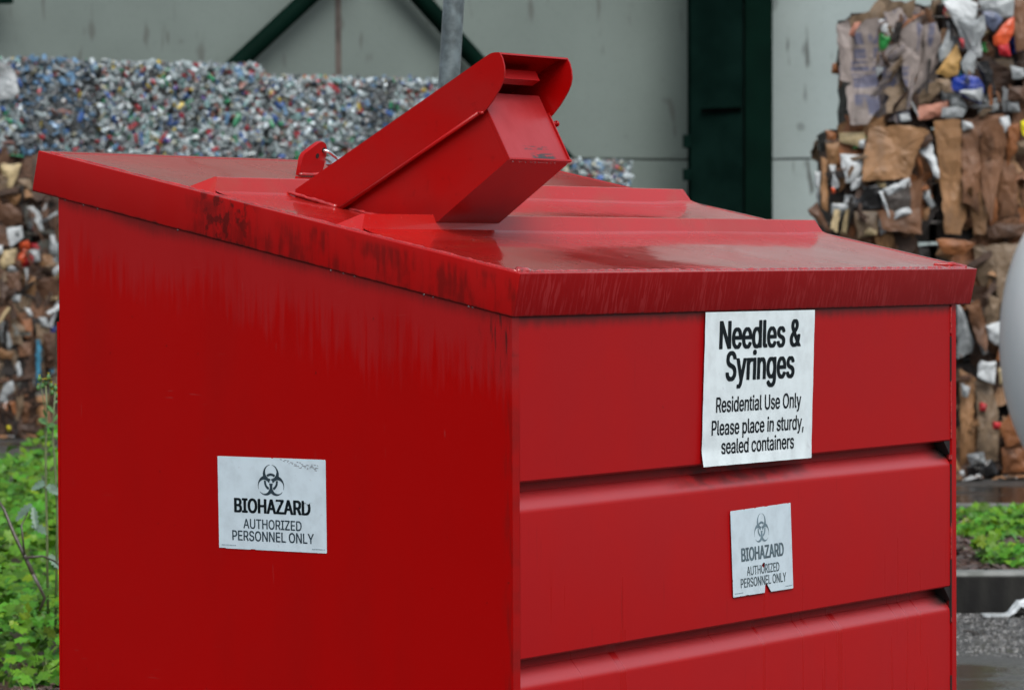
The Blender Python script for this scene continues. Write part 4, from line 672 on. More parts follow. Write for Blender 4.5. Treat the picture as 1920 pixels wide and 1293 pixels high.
c_nd = [(0.7020, 1.3315), (1.1590, 1.3300), (1.1410, 1.0210), (0.6830, 1.0240)]
def pl_needles(u, v, n):
    x, z = bil(c_nd, u, v)
    off = 0.0026 + 0.012 * max(0, v - 0.90) ** 1.0 * 10 * 0.35 * (0.4 + 0.6 * (1 - u)) + (0.0012 * math.sin(u * 34 + 1.0) * max(0, (v - 0.9) * 10))
    off += 0.0006 * mnoise.noise(Vector((u * 7, v * 7, 0)))
    return (x, 0.001 - 0.0028 - off - n, z)
V = []; Fc = []; nu, nv = 40, 44
for i in range(nu + 1):
    for j in range(nv + 1): V.append(pl_needles(i / nu, j / nv, 0.0))
for i in range(nu):
    for j in range(nv): a = i * (nv + 1) + j; Fc.append((a, a + 1, a + nv + 2, a + nv + 1))
sg = mesh_obj('paper_sign', V, Fc, M_pp, dump, smooth=True); sg['label'] = 'white needles and syringes sign with black lettering curling at its lower edge'
for (s_, u0, u1, a, b, bx, by) in (('Needles &', 0.125, 0.873, 0.062, 0.240, 0.068, 0.022), ('Syringes', 0.187, 0.820, 0.262, 0.448, 0.064, 0.022),
                                ('Residential Use Only', 0.112, 0.890, 0.556, 0.652, 0.035, 0.013), ('Please place in sturdy,', 0.078, 0.920, 0.706, 0.800, 0.035, 0.013),
                                ('sealed containers', 0.168, 0.830, 0.832, 0.925, 0.035, 0.013)):
    line_on(s_, u0, u1, a, b, pl_needles, 'lettering', M_ink, sg, bx, by, None, 1.48, n=0.0006)

# water drops on the chute edge and under the rim
bm = bmesh.new()
def drop(p, r, fl=1.3):
    bmesh.ops.create_icosphere(bm, subdivisions=1, radius=r, matrix=Matrix.Translation(p) @ Matrix.Diagonal((1, 1, fl, 1)))
for k in range(16): drop(Vector((random.uniform(X0 + .01, X1 - .005), 0.2035, 1.6275)), random.uniform(0.0008, 0.0018))
for k in range(14): drop(L(random.uniform(0.05, 1.8), 0.004, -LH - 0.001), random.uniform(0.0012, 0.0022))
for k in range(12): drop(L(0.002, random.uniform(0.05, 1.1), -LH - 0.001), random.uniform(0.0012, 0.0022))
for k in range(150):
    x = random.uniform(0.1, 1.5); t = random.uniform(0.03, 1.12)
    if random.random() < 0.5: x = random.gauss(0.62, 0.12); t = random.gauss(0.33, 0.03)
    if 0.38 < t < 0.47 or 0.74 < t < 0.83: continue
    drop(L(x, t, sheet_n(x, t) + 0.0002), random.uniform(0.001, 0.0022), 0.22)
mw_ = NT('water_drop', rough=0.03, base=(0.8, 0.85, 0.88, 1)); mw_.b.inputs['Transmission Weight'].default_value = 0.85; mw_.b.inputs['IOR'].default_value = 1.33
o = bm_obj('water_drops', bm, mw_.m, dump, smooth=True); o['kind'] = 'stuff'

# ------------------------------------------------------------------ ground
def asphalt_mat():
    s = NT('wet_asphalt', spec=0.5)
    agg = s.noise((1, 1, 1), 90, 3); big = s.noise((1, 1, 1), 1.3, 4); pud = s.step(s.noise((1, 1, 1), 0.9, 5), 0.47, 0.58)
    c = s.mix(s.step(agg, 0.35, 0.72), (0.022, 0.022, 0.021, 1), (0.105, 0.105, 0.10, 1))
    c = s.mix(s.M('MULTIPLY', pud, 0.75), c, (0.018, 0.015, 0.011, 1)); s.base(c)
    s.rough(s.M('SUBTRACT', 0.48, s.M('MULTIPLY', pud, 0.38)))
    h = s.M('MULTIPLY', agg, s.M('SUBTRACT', 1.0, s.M('MULTIPLY', pud, 0.85)))
    s.bump(s.M('ADD', h, s.M('MULTIPLY', s.noise((1, 1, 1), 25, 2), 0.3)), 0.5, 0.01)
    return s.m
o = mesh_obj('ground', [(-300, -120, 0), (300, -120, 0), (300, 400, 0), (-300, 400, 0)], [(0, 1, 2, 3)], asphalt_mat()); tag(o, kind='structure')
# unseen dark hillside added behind the camera to block low sky light and reflections
V = []; Fc = []; na, nr = 90, 10
for i in range(na + 1):
    a = R(95 + 170 * i / na)
    for j in range(nr + 1):
        q = j / nr; rad = 26 + 60 * q; hz = (13 + 5 * mnoise.noise(Vector((a * 3, 0, 0))) ) * min(1, q * 4) ** 0.8 + (1.6 * mnoise.noise(Vector((a * 22, q * 16, 1))) if j else 0) + q * 10
        V.append((rad * math.sin(a), rad * math.cos(a), hz if j else -0.2))
for i in range(na):
    for j in range(nr): k = i * (nr + 1) + j; Fc.append((k, k + 1, k + nr + 2, k + nr + 1))
o = mesh_obj('added_hill', V, Fc, simple('added_hill_green', (0.022, 0.034, 0.014, 1), 0.9, 0.5, 0.6, spec=0.1), None, smooth=True); tag(o, kind='structure')
V = []; Fc = []; C = []; rg = random.Random(12)
for k in range(9000):
    x, y = rg.uniform(1.3, 2.6), 14.86 - 3.2 * rg.random() ** 1.3
    if mnoise.noise(Vector((x * 1.2, y * 0.9, 5))) < (14.2 - y) * 0.35 - 0.35: continue
    s_ = rg.uniform(0.003, 0.0085); b = len(V); az = rg.uniform(0, 6.3); h_ = s_ * rg.uniform(.3, .9)
    for q in range(5): V.append((x + s_ * math.cos(az + q * 1.2566) * rg.uniform(.7, 1.3), y + s_ * math.sin(az + q * 1.2566) * rg.uniform(.7, 1.3), 0.0005))
    for q in range(3): V.append((x + s_ * .5 * math.cos(az + q * 2.094), y + s_ * .5 * math.sin(az + q * 2.094), h_ * rg.uniform(.7, 1.2)))
    g = rg.choice((0.03, 0.05, 0.08, 0.12, 0.2)); C += [(g, g, g * 0.97, 1)] * 8
    for q in ((0, 1, 5), (1, 6, 5), (1, 2, 6), (2, 3, 6), (3, 7, 6), (3, 4, 7), (4, 5, 7), (4, 0, 5), (5, 6, 7)): Fc.append(tuple(b + i for i in q))
GRIT = (V, Fc, C)
# planted island: L shaped, kerb round it
isl = [(0.9, 14.9), (9.0, 14.9), (9.0, 18.6), (-1.2, 19.4), (-9.0, 19.4), (-9.0, 9.9), (-1.15, 9.9), (-0.55, 10.5), (-0.35, 14.2), (-0.1, 14.7)]
def inset(poly, dd):
    n = len(poly); out = []
    for i in range(n):
        p0, p1, p2 = Vector(poly[i - 1]), Vector(poly[i]), Vector(poly[(i + 1) % n])
        a = (p1 - p0).normalized(); b = (p2 - p1).normalized()
        na, nb = Vector((-a.y, a.x)), Vector((-b.y, b.x)); m = (na + nb).normalized()
        out.append(tuple(p1 + m * dd / max(0.3, m.dot(na))))
    return out
area = sum(isl[i - 1][0] * isl[i][1] - isl[i][0] * isl[i - 1][1] for i in range(len(isl)))
if area < 0: isl = isl[::-1]
inn = inset(isl, 0.14)
KH = 0.165
def kerb_mat():
    s = NT('kerb_concrete', rough=0.6, coat=0.0, spec=0.15)
    x, y, z = s.xyz()
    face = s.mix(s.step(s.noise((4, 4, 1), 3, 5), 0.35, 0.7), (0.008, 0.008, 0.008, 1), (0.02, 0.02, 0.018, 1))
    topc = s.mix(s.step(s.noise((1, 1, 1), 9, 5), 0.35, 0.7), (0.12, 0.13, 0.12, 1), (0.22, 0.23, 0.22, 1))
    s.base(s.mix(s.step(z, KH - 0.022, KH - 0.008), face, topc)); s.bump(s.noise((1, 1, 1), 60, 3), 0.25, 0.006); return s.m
bm = bmesh.new(); n = len(isl)
rows = [[bm.verts.new((x, y, z)) for x, y in pl_] for pl_, z in ((isl, 0.0), (inset(isl, 0.008), KH - 0.015), (inset(isl, 0.022), KH), (inn, KH), (inn, KH - 0.06))]
for A, B in zip(rows, rows[1:]):
    for i in range(n): bm.faces.new((A[i], A[(i + 1) % n], B[(i + 1) % n], B[i]))
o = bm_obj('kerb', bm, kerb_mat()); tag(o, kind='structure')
def soil_mat():
    s = NT('wet_soil', rough=0.6, coat=0.2)
    c = s.mix(s.step(s.noise((1, 1, 1), 35, 5), 0.35, 0.7), (0.018, 0.010, 0.007, 1), (0.085, 0.045, 0.030, 1)); s.base(c)
    s.bump(s.noise((1, 1, 1), 40, 4), 0.9, 0.03); return s.m
def in_poly(x, y, poly):
    c = False; j = len(poly) - 1
    for i in range(len(poly)):
        if (poly[i][1] > y) != (poly[j][1] > y) and x < (poly[j][0] - poly[i][0]) * (y - poly[i][1]) / (poly[j][1] - poly[i][1]) + poly[i][0]: c = not c
        j = i
    return c
bm = bmesh.new(); vs = [bm.verts.new((x, y, KH - 0.03)) for x, y in inn]; bm.faces.new(vs); bmesh.ops.triangulate(bm, faces=bm.faces)
o = bm_obj('soil', bm, soil_mat()); tag(o, kind='structure')
# bark chips
def chips(name, rng, nn, label, mat_c):
    V = []; Fc = []; C = []
    for k in range(nn):
        x, y = random.uniform(rng[0], rng[1]), random.uniform(rng[2], rng[3])
        if not in_poly(x, y, inn): continue
        l = random.uniform(0.015, 0.045); wd = l * random.uniform(0.25, 0.5); th = 0.005
        m = Matrix.Translation((x, y, KH - 0.022 + random.uniform(0, 0.012))) @ Matrix.Rotation(random.uniform(0, 6.3), 4, 'Z') @ Matrix.Rotation(random.gauss(0, 0.35), 4, 'X') @ Matrix.Rotation(random.gauss(0, 0.3), 4, 'Y')
        b = len(V)
        for p in ((-l, -wd, 0), (l, -wd * .6, 0), (l * .9, wd, 0), (-l * .8, wd * .8, 0), (-l, -wd, th), (l, -wd * .6, th), (l * .9, wd, th), (-l * .8, wd * .8, th)): V.append(m @ Vector(p))
        for f in ((4, 5, 6, 7), (0, 1, 5, 4), (1, 2, 6, 5), (2, 3, 7, 6), (3, 0, 4, 7)): Fc.append(tuple(b + q for q in f))
        g = random.uniform(0.4, 1.5); C += [(mat_c[0] * g, mat_c[1] * g, mat_c[2] * g, 1)] * 8
    o = mesh_obj(name, V, Fc, M_vcol_rough, None, cols=C); tag(o, label, 'bark mulch', kind='stuff')
def vcol_mat(name, rough, coat=0.0, spec=0.5, trans=0.0, var=0.0):
    s = NT(name, rough=rough, coat=coat, spec=spec)
    a = s.n('ShaderNodeVertexColor'); a.layer_name = 'Col'
    s.base(a.outputs['Color'])
    if trans:
        tr = s.n('ShaderNodeBsdfTranslucent'); s.link(a.outputs['Color'], tr.inputs['Color'])
        mx = s.n('ShaderNodeMixShader'); mx.inputs[0].default_value = trans
        s.link(s.b.outputs[0], mx.inputs[1]); s.link(tr.outputs[0], mx.inputs[2])
        s.link(mx.outputs[0], s.t.nodes['Material Output'].inputs[0])
    return s.m
M_vcol_rough = vcol_mat('wet_bark', 0.45, 0.3)
o = mesh_obj('grit', GRIT[0], GRIT[1], M_vcol_rough, None, cols=GRIT[2]); tag(o, 'loose grey grit and small stones on the wet asphalt below the kerb', 'grit', kind='stuff')
chips('bark_mulch', (-2.2, -1.0, 10.0, 11.9), 5200, 'wet brown bark chips along the front edge of the left bed', (0.06, 0.030, 0.020))
chips('bark_mulch', (1.4, 3.2, 15.0, 18.3), 5200, 'wet brown bark chips and soil between the ivy behind the kerb', (0.055, 0.030, 0.022))

# ------------------------------------------------------------------ ivy
M_leaf = vcol_mat('wet_ivy_leaf', 0.42, 0.06, 0.22, 0.15)
leaf_o = [(0, -0.06), (0.34, -0.36), (0.52, -0.12), (0.86, 0.06), (0.58, 0.34), (0.62, 0.70), (0.32, 0.68), (0.0, 1.10)]
LEAF = [(x, y) for x, y in leaf_o] + [(-x, y) for x, y in leaf_o[-2:0:-1]]
def ivy(name, label, spots, nn, zfun, size, seed, green, cat='ivy'):
    rnd = random.Random(seed); V = []; Fc = []; C = []
    k = 0; tries = 0
    while k < nn and tries < nn * 8:
        tries += 1
        x, y = rnd.uniform(spots[0], spots[1]), rnd.uniform(spots[2], spots[3])
        h = zfun(x, y)
        if h <= 0: continue
        k += 1
        dep = rnd.random() ** 1.6
        z = KH - 0.02 + h * (1 - dep * 0.9) + rnd.uniform(-0.01, 0.02)
        s = size * rnd.uniform(0.45, 1.15)
        az = rnd.uniform(0, 6.28); tilt = rnd.gauss(0.55, 0.35)
        m = Matrix.Translation((x, y, z)) @ Matrix.Rotation(rnd.gauss(0, 0.9), 4, 'Z') @ Matrix.Rotation(tilt, 4, 'X') @ Matrix.Rotation(rnd.gauss(0, 0.35), 4, 'Y') @ Matrix.Rotation(az, 4, 'Z')
        b = len(V); fold = rnd.uniform(0.1, 0.45)
        V.append(m @ Vector((0, 0.22 * s, 0.0)))
        for (lx, ly) in LEAF: V.append(m @ Vector((lx * s, ly * s, (abs(lx) * fold - (lx * lx + (ly - .3) ** 2) * 0.22 + rnd.uniform(-.05, .05)) * s)))
        for q in range(len(LEAF)): Fc.append((b, b + 1 + q, b + 1 + (q + 1) % len(LEAF)))
        g = rnd.uniform(0.55, 1.45); yl = rnd.random()
        if rnd.random() < 0.04: g *= 1.2; yl = 1.6
        cc = (green[0] * g * (0.75 + yl * 0.7), green[1] * g, green[2] * g * (1.25 - yl * 0.5), 1)
        C += [cc] * (len(LEAF) + 1)
    o = mesh_obj(name, V, Fc, M_leaf, None, cols=C); tag(o, label, cat, kind='stuff'); return o
def h_left(x, y):
    if not in_poly(x, y, inn) or y < 11.05: return -1
    e = min(1, (y - 11.0) / 0.5) * (1 + 0.5 * min(1, max(0, (y - 15.5) / 2)))
    lump = mnoise.noise(Vector((x * 2.3, y * 1.1, 1.0)))
    if abs(y - 13.9 - 0.2 * lump) < 0.42 : return (0.05 + 0.05 * max(0, lump)) * e          # darker hollow
    return (0.20 + 0.15 * lump + 0.05 * mnoise.noise(Vector((x * 7, y * 5, 3)))) * e
GREEN = (0.062, 0.19, 0.012)
ivy('ivy', 'bright green lobed ivy filling the bed left of the dumpster', (-3.3, -0.9, 11.0, 19.3), 13000, h_left, 0.040, 5, GREEN)
def h_r1(x, y):
    if not in_poly(x, y, inn): return -1
    a = mnoise.noise(Vector((x * 2.6, y * 1.5, 7.7)))
    f = max(0, 1 - abs(y - 17.6) / 0.9); f2 = 0.62 * max(0, 1 - abs(y - 15.55) / 0.45) if x > 1.96 + 0.3 * (y - 15.5) ** 2 else 0
    ramp = min(1, max(0.25, (x - 1.95) / 0.6 + 0.45))
    h = (0.14 * f * ramp + 0.17 * f2) * (0.8 + a * 0.8)
    return h if h > 0.02 and max(f, f2) > 0.12 and a > -0.35 else -1
ivy('ivy', 'patchy bright green ivy behind the kerb right of the dumpster', (1.5, 3.4, 15.1, 18.3), 3600, h_r1, 0.040, 9, GREEN)
# grass blades poking through the mulch
V = []; Fc = []; C = []; rnd = random.Random(3)
def blade(p, l, wd, az, bend, c):
    b = len(V); dx, dy = math.cos(az), math.sin(az)
    for k in range(4):
        t = k / 3; w2 = wd * (1 - t) + 0.0004
        cx = p[0] + dx * bend * l * t * t; cy = p[1] + dy * bend * l * t * t; cz = p[2] + l * t * (1 - 0.35 * bend * t)
        V.append((cx - dy * w2, cy + dx * w2, cz)); V.append((cx + dy * w2, cy - dx * w2, cz)); C.extend([c, c])
    for k in range(3): Fc.append((b + 2 * k, b + 2 * k + 1, b + 2 * k + 3, b + 2 * k + 2))
for k in range(420):
    x, y = rnd.uniform(-2.2, -1.15), rnd.gauss(11.35, 0.22)
    if in_poly(x, y, inn): blade((x, y, KH - 0.03), rnd.uniform(0.04, 0.15), 0.003, rnd.uniform(0, 6.3), rnd.uniform(0.3, 1.1), (0.12 * rnd.uniform(.6, 1.3), 0.22, 0.04, 1))
for k in range(900):
    x, y = rnd.uniform(1.7, 3.0), rnd.uniform(15.9, 17.3)
    if mnoise.noise(Vector((x * 3, y * 3, 0))) > 0.0: blade((x, y, KH - 0.03), rnd.uniform(0.03, 0.09), 0.002, rnd.uniform(0, 6.3), rnd.uniform(0.3, 1.1), (0.05, 0.11, 0.03, 1))
o = mesh_obj('grass', V, Fc, M_leaf, None, cols=C); tag(o, 'thin grass blades scattered at the edge of the bark mulch', 'grass', kind='stuff')

# ---- flowering weed and twigs at the left
M_stem = simple('weed_stem', (0.13, 0.16, 0.07, 1), 0.5, 0.2, 40); M_wl = simple('weed_leaf', (0.07, 0.17, 0.05, 1), 0.4, 0.3, 25)
M_gl = simple('grey_green_leaf', (0.10, 0.17, 0.12, 1), 0.45, 0.3, 25)
M_yel = simple('yellow_petal', (0.62, 0.50, 0.02, 1), 0.5, 0.1, 50); M_twig = simple('wet_twig', (0.055, 0.042, 0.035, 1), 0.4, 0.3, 40, coat=0.4)
def leaf_mesh(bm, base, tip, wd, lobes=5, side=Vector((0, 0, 1)), droop=0.15):
    base, tip = Vector(base), Vector(tip); ax_ = tip - base; l = ax_.length; t = ax_.normalized()
    s_ = t.cross(side);
    if s_.length < 1e-3: s_ = t.cross(Vector((0, 1, 0)))
    s_.normalize(); nrm = s_.cross(t)
    n = lobes * 2; L_ = []; R_ = []; Cc = []
    for k in range(n + 1):
        q = k / n; wv_ = wd * math.sin(math.pi * min(1, q * 0.92 + 0.06)) ** 0.7 * (1.0 if k % 2 else 0.55)
        c = base + t * l * q - Vector((0, 0, 1)) * droop * l * q * q
        Cc.append(bm.verts.new(c)); L_.append(bm.verts.new(c + s_ * wv_ + nrm * wv_ * 0.25)); R_.append(bm.verts.new(c - s_ * wv_ + nrm * wv_ * 0.25))
    for k in range(n):
        bm.faces.new((Cc[k], Cc[k + 1], L_[k + 1], L_[k])); bm.faces.new((Cc[k + 1], Cc[k], R_[k], R_[k + 1]))
YW = 11.75
weed = empty('flowering_weed', at(92, 1180, YW) * 1.0); weed.location.z = KH - 0.03
tag(weed, 'tall thin weed with yellow flower heads rising from the ivy beside the dumpster', 'weed')
wl = weed.location
def rel(u, v, Y=YW, dy=0.0): return at(u, v, Y) - wl + Vector((0, dy, 0))
for (pts, rr) in (([(90, 1150), (88, 1000), (86, 900), (86, 830), (88, 770), (86, 722)], 0.0045), ([(104, 1180), (108, 960), (104, 880), (99, 815), (100, 780), (104, 730)], 0.0042), ([(87, 790), (80, 740), (74, 712)], 0.002), ([(88, 775), (94, 730), (91, 708)], 0.002)):
    bm = bmesh.new(); tube(bm, [rel(*p) for p in pts], [rr * (1 - 0.5 * i / len(pts)) for i in range(len(pts))], 7)
    bm_obj('stem', bm, M_stem, weed, smooth=True)
for (u, v, du, dv_, wd) in ((88, 795, -16, -14, 0.016), (86, 800, 20, -8, 0.013), (99, 815, -28, 3, 0.007), (99, 812, -12, -26, 0.006), (100, 790, 14, -20, 0.008), (88, 785, -6, -22, 0.005), (103, 775, -16, -12, 0.006), (102, 755, 14, -8, 0.006), (88, 760, 14, 8, 0.007),
                      (88, 905, -30, 8, 0.02), (88, 910, 24, 12, 0.02), (60, 945, -30, 25, 0.018), (62, 950, 8, 35, 0.014), (90, 1000, -30, -22, 0.018), (92, 1040, 22, 22, 0.018)):
    bm = bmesh.new(); leaf_mesh(bm, rel(u, v), rel(u + du, v + dv_, YW, random.uniform(-.03, .03)), wd, 5, Vector((0, -0.8, 0.6)))
    bm_obj('leaf', bm, M_wl if v < 900 else M_gl, weed)
for (u, v, op) in ((86, 716, 1), (74, 710, 0), (91, 706, 0), (80, 722, 0), (104, 727, 0), (72, 726, 0), (96, 722, 0), (108, 742, 0), (98, 735, 0)):
    bm = bmesh.new(); c = rel(u, v)
    tube(bm, [c - Vector((0, 0, 0.010)), c - Vector((0, 0, 0.004)), c + Vector((0, 0, 0.003)), c + Vector((0, 0, 0.008))], [0.003, 0.0065, 0.006, 0.003], 8)
    b_ = bm_obj('flower_head', bm, M_wl, weed, smooth=True)
    if True:
        bm = bmesh.new()
        for k in range(16 if op else 5):
            a = k * 6.283 / (16 if op else 5); rr = 0.021 if op else 0.004
            p = c + Vector((0, 0, 0.007)); q = p + Vector((math.cos(a) * rr, math.sin(a) * rr, 0.004 if op else 0.006)); s_ = Vector((-math.sin(a), math.cos(a), 0)) * 0.0028
            bm.faces.new([bm.verts.new(z_) for z_ in (p - s_ * .4, q - s_, q + s_, p + s_ * .4)])
        bm_obj('petal', bm, M_yel, b_)
tw = empty('dead_stem', at(50, 1045, 11.6)); tw.location.z = KH - 0.03
tag(tw, 'bare brown forked stem leaning left out of the ivy', 'twig')
for pts, rr in (([(62, 1075), (48, 1045), (26, 1000), (8, 955), (-8, 930)], 0.0075), ([(48, 1045), (80, 1042), (100, 1050), (115, 1062)], 0.004), ([(62, 1075), (84, 1120), (60, 1180)], 0.006), ([(46, 1040), (40, 985), (52, 960)], 0.0035)):
    bm = bmesh.new(); tube(bm, [at(u, v, 11.5 + 0.02 * i) - tw.location for i, (u, v) in enumerate(pts)], [rr * (1 - 0.12 * i) for i in range(len(pts))], 7)
    bm_obj('branch', bm, M_twig, tw, smooth=True)

# ------------------------------------------------------------------ sign post behind the dumpster
pp = at(846, 150, 10.4); 
post = empty('sign_post', (pp.x - 0.075, 10.4, 0)); tag(post, 'round galvanised steel post leaning slightly behind the dumpster', 'post')
bm = bmesh.new()
pA = Vector((0, 0, 0)); pB = Vector((0.135, 0, 3.4))
dirp = (at(851, 0, 10.4) - at(842, 150, 10.4)); k0 = -at(842, 150, 10.4).z / dirp.z
foot = at(842, 150, 10.4) + dirp * k0; post.location = (foot.x, 10.4, 0)
tube(bm, [(0, 0, 0), tuple(dirp / dirp.z * 3.6)], 0.0300, 24)
o = bm_obj('pole', bm, M_galv, post); shade_auto(o)

# ------------------------------------------------------------------ white tank right
TY = 21.0
tc_ = at(1878, 640, TY); r_t = 273 * TY / F
tk = empty('storage_tank', (tc_.x, TY, 0)); tag(tk, 'large white storage tank whose rounded end enters at the right edge', 'tank')
bm = bmesh.new(); NS = 40; rings = []
prof_t = [(r_t * 0.5 * (1 - math.cos(a)), r_t * math.sin(a)) for a in [math.pi / 2 * k / 14 for k in range(15)]] + [(r_t * 0.5 + 3.2, r_t)]
prof_t += [(r_t + 3.2 - r_t * 0.5 * (1 - math.cos(a)), r_t * math.sin(a)) for a in [math.pi / 2 * (14 - k) / 14 for k in range(1, 15)]]
for (x, r) in prof_t: rings.append([bm.verts.new((x, r * math.cos(2 * math.pi * k / NS), tc_.z + r * math.sin(2 * math.pi * k / NS))) for k in range(NS)] if r > 1e-6 else [bm.verts.new((x, 0, tc_.z))])
for A, B in zip(rings, rings[1:]):
    for k in range(NS):
        if len(A) == 1: bm.faces.new((A[0], B[(k + 1) % NS], B[k]))
        elif len(B) == 1: bm.faces.new((A[k], A[(k + 1) % NS], B[0]))
        else: bm.faces.new((A[k], A[(k + 1) % NS], B[(k + 1) % NS], B[k]))
M_tank = simple('white_tank_paint', (0.80, 0.84, 0.84, 1), 0.35, 0.04, 3, coat=0.3)
bm_obj('shell', bm, M_tank, tk, smooth=True)
for x in (0.95, 3.0):
    bm = bmesh.new(); box(bm, x, x + 0.25, -r_t * 0.8, r_t * 0.8, 0, tc_.z - r_t * 0.55)
    bm_obj('saddle', bm, simple('saddle_concrete', (0.25, 0.25, 0.24, 1), 0.7), tk)

# ------------------------------------------------------------------ building
def wall_mat(name, c, dark):
    s = NT(name, rough=0.6, spec=0.3)
    k = s.mix(s.step(s.noise((1, 1, 1), 0.8, 5), 0.3, 0.7), c, tuple(v * 0.86 for v in c[:3]) + (1,))
    fine = s.noise((1, 1, 1), 14, 4)
    k = s.mix(s.M('MULTIPLY', s.step(fine, 0.5, 0.8), 0.25), k, tuple(v * 0.6 for v in c[:3]) + (1,))
    k = s.mix(s.M('MULTIPLY', s.step(s.noise((1, 1, 1), 3.2, 1), 0.70, 0.76), 0.4), k, (0.07, 0.075, 0.07, 1))
    st_ = s.M('MULTIPLY', s.step(s.noise((6.5, 6.5, 1.6), 1.0, 2), 0.62, 0.70), dark)      # drips
    k = s.mix(st_, k, (0.055, 0.050, 0.045, 1)); s.base(k); s.bump(s.noise((1, 1, 1), 30, 4), 0.25, 0.01); return s.m
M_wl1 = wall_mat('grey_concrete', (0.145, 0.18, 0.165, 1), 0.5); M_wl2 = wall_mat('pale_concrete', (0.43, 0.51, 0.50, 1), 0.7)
CX, CY = at(1372, 200, 37.0).x, 37.0
aL, aR = R(25), R(-33)
def wall_run(name, label, ang, s0, s1, mat, seams, org=(CX, CY)):
    """panels along a wall plane; s is the distance along it from the corner, seams the vertical joints"""
    rt_ = empty(name, (org[0], org[1], 0), ang); tag(rt_, label, 'building wall')
    xs = sorted([s0, s1] + seams)
    for a, b in zip(xs, xs[1:]):
        for (z0, z1) in ((0, ZJ), (ZJ, 6.4), (6.4, 10.2), (10.2, 14.0), (14.0, 17.4)):
            bm = bmesh.new(); box(bm, a + 0.012, b - 0.012, 0, 0.2, z0 + (0.01 if z0 else 0), z1 - 0.01); bevel(bm, 0.008, 1)
            bm_obj('wall_panel', bm, mat, rt_)
    bm = bmesh.new(); box(bm, s0, s1, 0.03, 0.19, 0.01, 17.3); bm_obj('joint_filler', bm, M_joint, rt_)
    return rt_
M_joint = simple('joint_dark', (0.045, 0.05, 0.048, 1), 0.8)
ZJ = at(1270, 299, 36.7).z
# vertical joint seen at picture x 637: distance along left wall
def along(u, ang):     # where the sight line through picture column u meets the wall plane
    k = (u - 960) / F
    # X = k*Y ; X = CX + s cos, Y = CY + s sin
    return (k * CY - CX) / (math.cos(ang) - k * math.sin(ang))
sj = along(637, aL)
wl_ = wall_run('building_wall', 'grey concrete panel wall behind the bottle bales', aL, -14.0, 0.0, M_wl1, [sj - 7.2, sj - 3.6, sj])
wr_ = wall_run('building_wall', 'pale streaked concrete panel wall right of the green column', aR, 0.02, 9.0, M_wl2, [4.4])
bm = bmesh.new(); box(bm, sj - 0.03, sj + 0.03, -0.004, 0.03, 2.6, 17.2); bm_obj('rust_stained_joint', bm, simple('joint_rust', (0.075, 0.06, 0.052, 1), 0.8, 0.4, 5), wl_)
M_gr = simple('dark_green_paint', (0.003, 0.010, 0.008, 1), 0.8, 0.25, 3, coat=0.0, spec=0.0); M_gr2 = simple('green_paint', (0.001, 0.008, 0.0052, 1), 0.7, 0.2, 2, spec=0.03)
fr = empty('steel_frame', (0, 0, 0)); tag(fr, 'dark green steel column with diagonal braces against the concrete wall', 'steel frame')
YC = 36.0
def XatY(u, Y): return at(u, 300, Y).x
bm = bmesh.new()
xl, xm, xr_ = XatY(1291, YC), XatY(1392, YC - 0.1), XatY(1452, YC)
prism(bm, [(xl, YC + 0.25, 0), (xl + 0.02, YC, 0), (xm, YC - 0.14, 0), (xm, YC + 0.25, 0)], (0.02, 0, 17)); bm_obj('column', bm, M_gr, fr)
bm = bmesh.new(); prism(bm, [(xm + 0.0215, YC - 0.145, 0), (xr_ - 0.02, YC + 0.02, 0), (xr_ - 0.02, YC + 0.25, 0), (xm + 0.0215, YC + 0.25, 0)], (0.03, 0, 17)); bm_obj('column_flange', bm, M_gr2, fr)
for v0, v1 in ((253, 277), (317, 338)):
    a, b = at(1281, v1, YC), at(1296, v0, YC); bm = bmesh.new(); box(bm, a.x, xl + 0.018, YC - 0.06, YC + 0.1, a.z, b.z); bevel(bm, 0.005, 1); bm_obj('clip', bm, M_gr, fr)
bm = bmesh.new(); a, b = at(1314, 208, YC), at(1388, 203, YC); prism(bm, [(a.x, YC - 0.085, a.z - .015), (b.x, YC - 0.165, a.z - .003), (b.x, YC - 0.165, a.z + 0.03), (a.x, YC - 0.085, a.z + 0.018)], (0, 0.03, 0)); bm_obj('splice_bar', bm, simple('black_steel', (0.001, 0.001, 0.001, 1), 0.9, spec=0.0), fr)
YB = 35.6; YB0 = YB
def on_wall(u, v, off=0.22):      # point off metres in front of the left wall plane
    s = along(u, aL)
    X = CX + s * math.cos(aL) + off * math.sin(aL); Y = CY + s * math.sin(aL) - off * math.cos(aL)
    p = at(u, v, Y); return p
def brace(p, q, ext0, ext1):
    p, q = on_wall(*p), on_wall(*q); dr = (q - p); A, B = p - dr * ext0, q + dr * ext1
    bm = bmesh.new(); tube(bm, [A, B], 0.085, 18); o = bm_obj('brace', bm, M_gr2, fr); shade_auto(o)
brace((447, 118), (580, -5), 2.0, 0.62); brace((900, 122), (786, -5), 2.6, 0.62)
a = on_wall(-400, 8, 0.3); b = on_wall(18, 8, 0.3)
bm = bmesh.new(); prism(bm, [a, b, b + Vector((0, 0, 0.28)), a + Vector((0, 0, 0.28))], (0.05, -0.12, 0)); bm_obj('girt_end', bm, M_gr2, fr)

